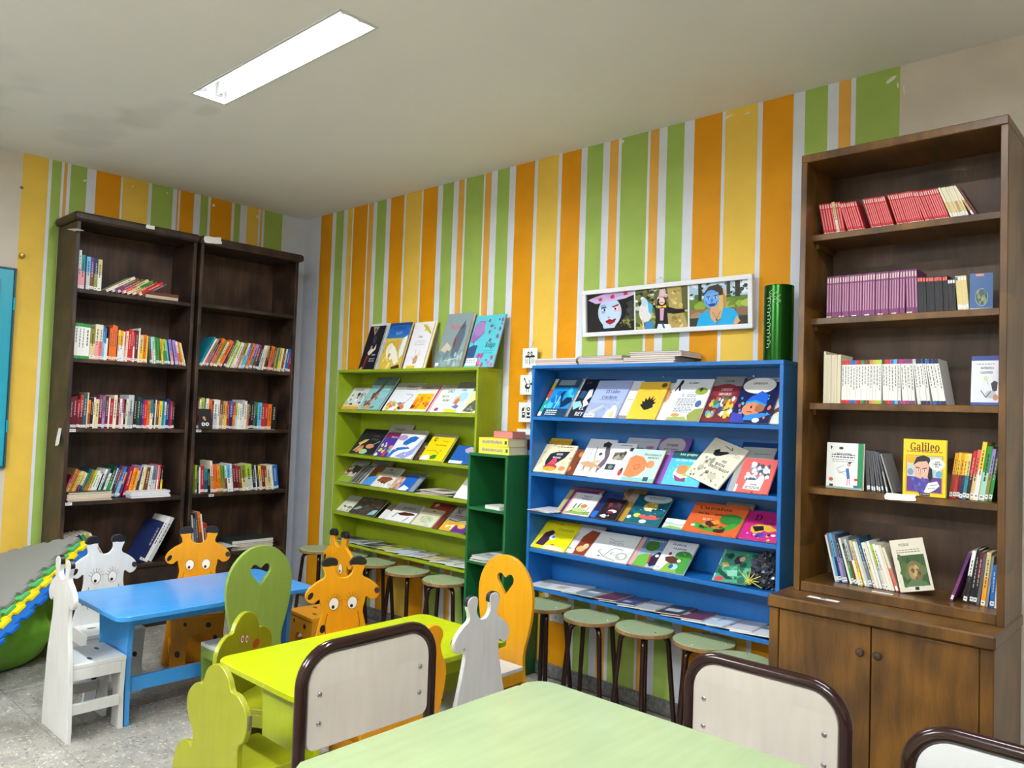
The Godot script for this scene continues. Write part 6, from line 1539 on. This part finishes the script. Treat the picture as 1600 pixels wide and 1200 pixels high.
# ---------------------------------------------------------------- foam mats and the green bag
func mats_and_bag() -> void:
	var p0 := Vector3(0.5, 0.621, 1.66)
	var u := (Vector3(0.8, 0.362, 2.077) - p0).normalized()
	var w := (Vector3(0.05, 0.491, 1.896) - p0)
	w = (w - u * w.dot(u)).normalized()
	var nn := w.cross(u)
	if nn.y < 0: nn = -nn
	var names := ["grey", "green", "yellow", "blue"]
	var hex := ["85857f", "55a868", "f0cf20", "1f5fae"]
	for k in 4:
		var pts := []
		var lu := 1.0; var lw := 0.53; var tooth := 0.05; var dep := 0.032
		# jigsaw edge along u (w = 0) and plain-toothed edge along w (u = 0)
		var nu := int(lu / (2 * tooth)); var nw := int(lw / (2 * tooth))
		for i in nu:
			var a := i * 2 * tooth + (0.02 if k % 2 == 0 else 0.02 + tooth * 0.5)
			pts += [Vector2(a, 0), Vector2(a - 0.006, -dep), Vector2(a + tooth + 0.006, -dep), Vector2(a + tooth, 0)]
		pts.append(Vector2(lu, 0)); pts.append(Vector2(lu, lw)); pts.append(Vector2(0, lw))
		for i in range(nw - 1, -1, -1):
			var a := i * 2 * tooth + 0.02
			pts += [Vector2(0, a + tooth), Vector2(-dep * 0.5, a + tooth + 0.004), Vector2(-dep * 0.5, a - 0.004), Vector2(0, a)]
		pts.append(Vector2(0, 0))
		var poly := PackedVector2Array()
		for p in pts:
			if poly.is_empty() or poly[poly.size() - 1].distance_to(p) > 0.002: poly.append(p)
		if poly[0].distance_to(poly[poly.size() - 1]) < 0.002: poly.remove_at(poly.size() - 1)
		var mb := MB.new()
		var shift: float = [0.0, 0.02, 0.055, 0.125][k]
		mb.xf = Transform3D(Basis(u, w, u.cross(w)), Vector3.ZERO)
		var s := signf(u.cross(w).dot(nn))
		mb.extrude(poly, 0.0, -0.017 * s, 0.002, INF, false)
		mb.xf = Transform3D.IDENTITY
		var m := plain(hex[k], 0.85, 0.2)
		var o := obj("foam_mat", mb, m)
		o.position = p0 - nn * (0.018 * k) - w * shift + u * (0.008 * k)
		tag(o, "%s foam puzzle mat in the slanting stack on the green bag, %s" % [names[k], ["topmost", "second from the top", "third from the top", "lowest"][k]], "foam mat", "foam puzzle mats")
	# slumped green bag
	var bag := MB.new()
	var f := noise(0.9, 7, 2); var f2 := noise(2.4, 17, 2)
	var seg := 110; var rows := 64
	var c := Vector3(0.36, 0.0, 2.13)
	var grid := []
	for i in rows + 1:
		var line := []
		var th := PI * i / rows
		for j in seg + 1:
			var ph := TAU * (j % seg) / seg
			var dirv := Vector3(sin(th) * cos(ph), cos(th), sin(th) * sin(ph))
			var r := 1.0 + 0.13 * (1.0 - absf(f.get_noise_3dv(dirv * 0.9)) * 3.2) * 0.55 + 0.012 * f2.get_noise_3dv(dirv * 1.5)
			# deep folds gathered towards one side
			r += 0.04 * sin(ph * 4.0 + 4.0 * f.get_noise_3dv(dirv * 0.7) + th * 4.0) * sin(th)
			var p := Vector3(dirv.x * 0.44, dirv.y * 0.25 + 0.19, dirv.z * 0.46) * Vector3(r, r, r)
			p.y = maxf(p.y, 0.002)
			p += c
			p.x = maxf(p.x, 0.015)
			var hmax := p0 - nn * 0.085
			var over := (p - hmax).dot(nn)
			if over > 0.0: p -= nn * over
			if p.x < 0.335 and p.z < 1.70: p.z = 1.70
			line.append(p)
		grid.append(line)
	var norm := func(i, j):
		var a: Vector3 = grid[mini(i + 1, rows)][j] - grid[maxi(i - 1, 0)][j]
		var b: Vector3 = grid[i][(j + 1) % seg] - grid[i][(j + seg - 1) % seg]
		var q := b.cross(a)
		if q.length() < 1e-9: return Vector3.UP if i < rows / 2 else Vector3.DOWN
		return q.normalized()
	var ns := []
	for i in rows + 1:
		var line := []
		for j in seg + 1: line.append(norm.call(i, j % seg))
		ns.append(line)
	var sgn := 1.0 if ns[rows / 2][0].dot(grid[rows / 2][0] - (c + Vector3.UP * 0.15)) > 0 else -1.0
	for i in rows:
		for j in seg:
			bag.tri(grid[i][j], grid[i][j + 1], grid[i + 1][j + 1], ns[i][j] * sgn, ns[i][j + 1] * sgn, ns[i + 1][j + 1] * sgn)
			bag.tri(grid[i][j], grid[i + 1][j + 1], grid[i + 1][j], ns[i][j] * sgn, ns[i + 1][j + 1] * sgn, ns[i + 1][j] * sgn)
	var bm := StandardMaterial3D.new()
	bm.albedo_color = Color("6aa622")
	bm.roughness = 0.6
	bm.rim_enabled = true
	bm.rim = 0.3
	bm.resource_name = "green_bag_cloth"
	var bo := obj("bean_bag", bag, bm)
	tag(bo, "slumped lime green cloth bean bag under the foam mats at left", "bean bag")


# ---------------------------------------------------------------- picture, cards, cylinder, outlet, hatch, plastic bag
func small_things() -> void:
	var t := thing("wall_picture", "long white picture frame with three photographs of people in face paint, above the blue rack", "picture frame", Vector3(3.158, 1.782, 0.004))
	t.rotation_degrees.x = 4.0
	var hw := 0.464; var h := 0.238; var b := 0.022
	for q in [[-hw, 0, hw, b], [-hw, h - b, hw, h], [-hw, b, -hw + b, h - b], [hw - b, b, hw, h - b]]:
		obj("frame_bar", MB.new().box(Vector3(q[0], q[1], 0), Vector3(q[2], q[3], 0.028), 0.002), plain("e6e6e8", 0.4), t)
	painter = Image.create(1320, 300, false, Image.FORMAT_RGB8)
	painter.fill(Color("e8e8ea"))
	draw(Rect2i(0, 0, 428, 300), "bg 15161a;bl 30 66 0 100 70 7 20262a 2a3430 3a4038 14181a;bl 20 70 70 98 96 3 6a6a30 4a5430 8a8440;po 101014 12 4 30 20 20 60 30 96 4 100 0 40;po 0e0e12 70 14 86 20 84 60 70 80;el 49 50 25 38 b8cfea;po c4d6ee 27 40 72 34 70 66 58 92 44 96 32 78;el 46 84 12 12 bcd0e6;po 8ea4d8 30 30 40 28 40 50 32 54;po e8b8c8 54 34 70 30 72 48 58 50;po b8d8f0 44 40 54 40 50 64 44 66;ln 31 38 42 36 2.4 2a2c44;ln 55 37 68 32 2.4 2a2c44;el 37 43 5 3 e8f0f4;el 38 43 2.4 3 3a2418;el 61 42 5 3 e8f0f4;el 61 42 2.4 3 3a2418;el 47 63 3 2 8a9ab8;po a8203a 40 72 48 67 54 70 62 66 60 76 50 82 42 78;ln 40 74 62 70 1.4 4a0c1c;po c8b0dc 2 14 30 4 100 0 100 10 80 18 46 22 20 26;po b8a0d0 6 12 40 0 92 0 94 8 40 16;po c02848 24 14 32 10 34 18 28 20;po c02848 50 8 58 4 60 14 52 16;po c02848 78 2 86 0 88 8 80 10;po 1a1a20 30 92 70 90 80 100 20 100")
	draw(Rect2i(440, 0, 430, 300), "bg 5a6038;bl 60 0 0 60 50 5 2c3020 dfe6e8 8a9060 c8d0c8 3a4028 707a40;re 0 58 100 100 6a7a3a;bl 30 0 60 100 100 8 8a8a44 5a6a30 b0a860 4a5428;po b09a5c 62 0 88 0 90 50 100 100 56 100 66 60;bl 26 64 4 88 96 4 8a7440 c8b070 9a8450 d8c488;el 20 56 13 26 e4e0e0;el 18 32 6 10 b8d4ec;po 4ab0d8 24 30 34 40 32 66 26 56;po 3a86c0 20 80 36 82 34 100 18 100;ln 14 74 16 100 3 e8c8a0;po 16161a 38 52 48 46 60 46 78 54 98 56 98 64 74 66 62 62 64 98 38 100 40 74;ln 42 56 36 40 5 16161a;ln 36 40 38 36 4 d8a888;po 1c1618 44 26 58 26 62 46 42 46;el 52 33 5.5 9 e8c8b8;ln 49 36 55 36 1.2 a02838;po d8b8c4 46 20 60 20 58 2 48 4;po c8a0b4 42 22 64 18 64 22 44 25;po f0c820 44 42 52 46 60 42 60 50 52 47 44 50;po d0a0c4 48 50 56 50 54 80 48 80;el 97 60 3 3 d8a888;po dfe6ec 44 88 66 90 70 100 42 100;ln 52 84 56 100 3 2a4a6a")
	draw(Rect2i(882, 0, 438, 300), "bg 5f7a30;re 0 0 100 34 a8c0d8;bl 50 0 0 100 34 5 3a4a2a 5a6a34 c8d8e8 e4ecf4 2c3a24;re 16 0 22 40 2a2c24;re 78 0 86 36 2e3026;re 64 0 70 30 3a3a2e;bl 20 0 36 100 56 9 8aa838 a8b850 6a8430;re 0 60 100 78 8a6a54;bl 16 0 62 100 96 9 a08468 6a5a48 4a4a3c;re 0 80 100 100 3a3a30;po d8b070 50 6 62 20 66 70 58 84 50 60;po b08850 58 20 64 40 64 80 58 84;po 3a3230 26 22 34 8 50 4 58 16 58 30 30 32;el 38 38 13 22 5a9ae0;po 6aa8ec 26 26 50 22 51 46 42 60 32 56 26 44;ln 30 32 36 32 1.4 1c2c5a;ln 42 31 49 29 1.4 1c2c5a;el 33 36 3 2 e8f0f8;el 33 36 1.4 2 1c2030;el 45 35 3 2 e8f0f8;el 45 35 1.4 2 1c2030;po 3a78c8 38 36 41 36 41 45 37 46;po 2c3a78 32 50 38 48 46 48 44 54 36 55;ln 28 42 32 50 1 2a4a9a;ln 48 42 46 52 1 2a4a9a;po d0a078 36 58 50 54 56 80 44 96 36 84;po 24a8e0 12 100 18 72 32 62 38 84 46 96 54 84 58 58 76 64 84 82 82 96 70 100;ln 40 68 47 84 0.6 4a3a2a;ln 54 66 47 84 0.6 4a3a2a;el 47 87 1.6 2.4 5a3a24;po d8a880 80 80 86 92 80 100 74 98")
	var pm := StandardMaterial3D.new()
	pm.albedo_texture = ImageTexture.create_from_image(painter)
	pm.roughness = 0.2
	pm.resource_name = "photo_prints"
	var iw := hw - b
	var spans := [[0.0, 428.0], [440.0, 870.0], [882.0, 1320.0]]
	for s in spans:
		var ph := MB.new()
		var x0 := lerpf(-iw, iw, s[0] / 1320.0); var x1 := lerpf(-iw, iw, s[1] / 1320.0)
		ph.quad(Vector3(x0, b, 0.014), Vector3(x1, b, 0.014), Vector3(x1, h - b, 0.014), Vector3(x0, h - b, 0.014), Vector3(0, 0, 1), [Vector2(s[0] / 1320.0, 1), Vector2(s[1] / 1320.0, 1), Vector2(s[1] / 1320.0, 0), Vector2(s[0] / 1320.0, 0)])
		obj("photograph", ph, pm, t)
	obj("mount", MB.new().box(Vector3(-iw, b, 0.004), Vector3(iw, h - b, 0.0135)), plain("e4e4e6", 0.5), t)
	obj("hanging_wire", MB.new().tube([Vector3(-0.12, h - 0.004, 0.004), Vector3(-0.02, h + 0.03, -0.012), Vector3(0.1, h - 0.004, 0.004)], 0.0008, 5), mats["steel"], t)
	var nail := MB.new()
	nail.xf = Transform3D(Basis(Vector3(1, 0, 0), Vector3(0, 0, 1), Vector3(0, -1, 0)), Vector3(3.138, 2.052, 0.0))
	nail.lathe([Vector2(0.0012, 0), Vector2(0.0012, 0.008), Vector2(0.003, 0.008), Vector2(0, 0.0095)], 8)
	tag(obj("nail", nail, mats["steel"]), "small nail in the striped wall holding the picture's wire", "nail")
	# string of drawn cards beside the blue rack
	var cards := thing("card_mobile", "string of white cards with black drawings hanging left of the blue rack", "card mobile", Vector3(2.325, 0, 0.03))
	obj("string", MB.new().tube([Vector3(0.012, 1.775, -0.026), Vector3(0.012, 1.735, 0.0), Vector3(0.0, 1.45, 0.0), Vector3(-0.012, 1.2, 0.0)], 0.0008, 5), mats["black"], cards)
	painter = Image.create(512, 128, false, Image.FORMAT_RGB8)
	var marks := ["bg e4e8e2;el 40 26 7 9 16161a;el 60 26 7 9 16161a;el 40 27 3 4 e4e8e2;el 60 27 3 4 e4e8e2;po 16161a 16 44 26 36 40 36 50 40 60 36 76 36 86 44 78 48 22 48;ln 22 52 22 76 2 16161a;ln 30 52 28 80 2 16161a;ln 38 52 36 78 2 16161a;ln 50 44 50 82 4 16161a;ln 62 52 64 78 2 16161a;ln 70 52 72 80 2 16161a;ln 78 52 80 76 2 16161a", "bg e4e8e2;ln 30 20 44 44 4 16161a;ln 44 44 40 60 4 16161a;el 52 58 18 14 16161a;el 56 54 9 7 e4e8e2;ln 46 72 44 88 3 16161a;ln 58 72 60 88 3 16161a;ln 60 26 70 50 3 16161a;el 30 20 5 5 16161a;po 16161a 66 44 84 36 78 54", "bg e4e8e2;po 16161a 24 30 40 24 36 44 22 46;re 24 50 44 78 16161a;re 29 55 39 64 e4e8e2;el 66 34 12 10 16161a;el 66 34 6 5 e4e8e2;po 16161a 56 50 78 50 74 64 60 64;re 56 70 80 80 16161a;ln 50 20 50 86 2 16161a", "bg e4e8e2;el 46 30 8 9 16161a;ln 46 38 46 64 6 16161a;ln 46 46 26 36 4 16161a;ln 46 46 66 38 4 16161a;ln 46 62 30 86 5 16161a;ln 46 62 62 86 5 16161a"]
	for k in 4: draw(Rect2i(k * 128, 0, 128, 128), marks[k])
	var cm := StandardMaterial3D.new()
	cm.albedo_texture = ImageTexture.create_from_image(painter)
	cm.roughness = 0.7
	cm.resource_name = "drawn_cards"
	for k in 4:
		var cx: float = [0.012, 0.0, -0.004, -0.012][k]; var y1: float = [1.735, 1.588, 1.438, 1.292][k]
		var cb := MB.new()
		var x0 := cx - 0.053; var x1 := cx + 0.053; var y0 := y1 - 0.108
		var u0 := k * 0.25 + 0.003; var u1 := k * 0.25 + 0.247
		var e := Vector2(u0 + 0.005, 0.03)
		cb.quad(Vector3(x0, y0, 0.002), Vector3(x1, y0, 0.002), Vector3(x1, y1, 0.002), Vector3(x0, y1, 0.002), Vector3(0, 0, 1), [Vector2(u0, 1), Vector2(u1, 1), Vector2(u1, 0), Vector2(u0, 0)])
		cb.quad(Vector3(x0, y0, -0.001), Vector3(x0, y1, -0.001), Vector3(x1, y1, -0.001), Vector3(x1, y0, -0.001), Vector3(0, 0, -1), [e, e, e, e])
		for q in [[Vector3(x0, y0, 0), Vector3(x0, y1, 0), Vector3(-1, 0, 0)], [Vector3(x1, y0, 0), Vector3(x1, y1, 0), Vector3(1, 0, 0)], [Vector3(x0, y0, 0), Vector3(x1, y0, 0), Vector3(0, -1, 0)], [Vector3(x0, y1, 0), Vector3(x1, y1, 0), Vector3(0, 1, 0)]]:
			var d := Vector3(0, 0, 0.002); var d2 := Vector3(0, 0, -0.001)
			cb.quad(q[0] + d, q[1] + d, q[1] + d2, q[0] + d2, q[2], [e, e, e, e])
		obj("card", cb, cm, cards)
	# shiny green cylinder
	var cy := thing("foil_canister", "tall shiny dark green cylinder with silver handwriting on the blue rack's right end", "canister", Vector3(3.775, 1.6255, 0.115))
	var gm := StandardMaterial3D.new()
	gm.albedo_color = Color("1f5c1c")
	gm.metallic = 0.75
	gm.roughness = 0.18
	gm.resource_name = "green_foil"
	obj("body", MB.new().lathe([Vector2(0, 0), Vector2(0.059, 0), Vector2(0.0595, 0.001), Vector2(0.0595, 0.311), Vector2(0.058, 0.313), Vector2(0.056, 0.311), Vector2(0.056, 0.3), Vector2(0, 0.3)], 40), gm, cy)
	# handwriting: a running looped line up the side facing the room
	var wr := []
	for k in 150:
		var s := k / 149.0
		var a := 0.5 * PI + 0.28 + (0.12 * sin(s * 95.0) + 0.05 * sin(s * 41.0)) * (0.0 if absf(fmod(s * 5.0, 1.0) - 0.5) > 0.47 else 1.0)
		wr.append(Vector3(cos(a) * 0.0600, 0.05 + 0.22 * s + 0.0045 * cos(s * 95.0), sin(a) * 0.0600))
	obj("handwriting", MB.new().tube(wr, 0.0008, 5), plain("c8d8c0", 0.3), cy)
	for k in 3:
		var fl := []
		for j in 14:
			var a: float = 0.5 * PI + 0.12 - 0.25 * k + 0.14 * sin(j * 0.9); fl.append(Vector3(cos(a) * 0.06, 0.25 + 0.045 * (j / 13.0) - 0.012 * k, sin(a) * 0.06))
		obj("handwriting", MB.new().tube(fl, 0.0009, 5), plain("c8d8c0", 0.3), cy)
	# wall outlet under the blue rack
	var ou := thing("outlet", "white surface mounted power outlet on the striped wall behind the first blue rack stool", "outlet", Vector3(2.574, 0.338, 0.0))
	obj("box", MB.new().box(Vector3(-0.042, -0.04, 0.0005), Vector3(0.042, 0.04, 0.032), 0.004), plain("e2e2e0", 0.4), ou)
	for q in [[-0.012, 0.012, 0.5], [0.012, 0.012, -0.5], [0.0, -0.014, 0.0]]:
		obj("slot", MB.new().disc(q[0], q[1], 0.0022, 0.008, 0.032, 0.0006, q[2], 10), mats["black"], ou)
	# turquoise hatch at the left edge
	var ha := thing("hatch", "turquoise painted metal hatch on hinges in the left wall, at the left edge", "hatch", Vector3(0, 0, 0))
	var tq := painted("turquoise_enamel", "22a2b8", 0.35)
	obj("leaf", MB.new().box(Vector3(0.004, 0.975, 1.9), Vector3(0.026, 2.1, 2.6), 0.004), tq, ha)
	obj("raised_panel", MB.new().box(Vector3(0.026, 1.04, 1.965), Vector3(0.032, 2.04, 2.535), 0.003), tq, ha)
	for q in [[0.966, 0.975, 1.888, 2.612], [2.1, 2.11, 1.888, 2.612]]:
		obj("frame", MB.new().box(Vector3(0.0005, q[0], q[2]), Vector3(0.024, q[1], q[3]), 0.001), plain("2c4a52", 0.5), ha)
	for z in [1.888, 2.602]:
		obj("frame", MB.new().box(Vector3(0.0005, 0.975, z), Vector3(0.024, 2.1, z + 0.01), 0.001), plain("2c4a52", 0.5), ha)
	for y in [1.17, 1.87]:
		obj("hinge", MB.new().tube([Vector3(0.03, y, 1.894), Vector3(0.03, y + 0.07, 1.894)], 0.006, 10), tq, ha)
	# knob and hook in the left wall
	var kb := MB.new()
	kb.xf = Transform3D(Basis(Vector3(0, 0, -1), Vector3(1, 0, 0), Vector3(0, -1, 0)), Vector3(0, 2.189, 1.866))
	kb.lathe([Vector2(0.005, 0.0005), Vector2(0.005, 0.012), Vector2(0.013, 0.014), Vector2(0.016, 0.022), Vector2(0.012, 0.031), Vector2(0, 0.033)], 18)
	var brass := StandardMaterial3D.new()
	brass.albedo_color = Color("a88a4a"); brass.metallic = 1.0; brass.roughness = 0.35
	tag(obj("knob", kb, brass), "small round brass knob on the yellow stripe above the turquoise hatch", "knob")
	var pl := MB.new()
	pl.xf = Transform3D(Basis(Vector3(0, 0, -1), Vector3(1, 0, 0), Vector3(0, -1, 0)), Vector3(0, 2.586, 1.884))
	pl.lathe([Vector2(0.009, 0.0005), Vector2(0.009, 0.002), Vector2(0.0, 0.0025)], 12)
	tag(obj("screw", pl, plain("6a6458", 0.6)), "dark screw plug beside the yellow stripe near the ceiling", "screw")
	# clear bag of dark bits with yellow straws on the blue rack's fourth shelf
	var pb := thing("plastic_bag", "crumpled dark plastic bag with yellow straws on the blue rack's fourth shelf", "plastic bag", Vector3(3.757, 0.6935, 0.105))
	var bm := MB.new()
	var f := noise(1.4, 33, 4)
	var g := []
	for i in 25:
		var line := []
		for j in 37:
			var th := PI * i / 24.0; var ph := TAU * (j % 36) / 36.0
			var dv := Vector3(sin(th) * cos(ph), cos(th), sin(th) * sin(ph))
			var r := 1.0 + 0.5 * f.get_noise_3dv(dv * 2.2)
			line.append(Vector3(clampf(dv.x * 0.066 * r, -0.064, 0.06), clampf(0.062 + dv.y * 0.075 * r, 0.0005, 0.15), clampf(dv.z * 0.078 * r, -0.085, 0.085)))
		g.append(line)
	for i in 24:
		for j in 36:
			bm.tint(["2c3238", "3a4048", "4a4660", "23282c", "5a5e62"][(i * 5 + j * 3 + (i * j) % 7) % 5])
			for tr in [[g[i][j], g[i][j + 1], g[i + 1][j + 1]], [g[i][j], g[i + 1][j + 1], g[i + 1][j]]]:
				var n3: Vector3 = (tr[1] - tr[0]).cross(tr[2] - tr[0])
				if n3.length() < 1e-10: continue
				n3 = n3.normalized()
				if n3.dot(tr[0] - Vector3(0, 0.06, 0)) < 0: n3 = -n3
				bm.tri(tr[0], tr[1], tr[2], n3, n3, n3)
	obj("bag", bm, vc(0.12), pb)
	for k in 7:
		var a := deg_to_rad(-20 + k * 26)
		var c0 := Vector3(-0.05, 0.03, 0.088)
		obj("straw", MB.new().tube([c0 - Vector3(cos(a), sin(a), 0) * 0.018 + Vector3(0, 0.004, 0.001 * k), c0 + Vector3(cos(a), sin(a) * 0.9, 0.02) * (0.045 if k % 2 else 0.06)], 0.0016, 6), plain("dcd258", 0.4), pb)
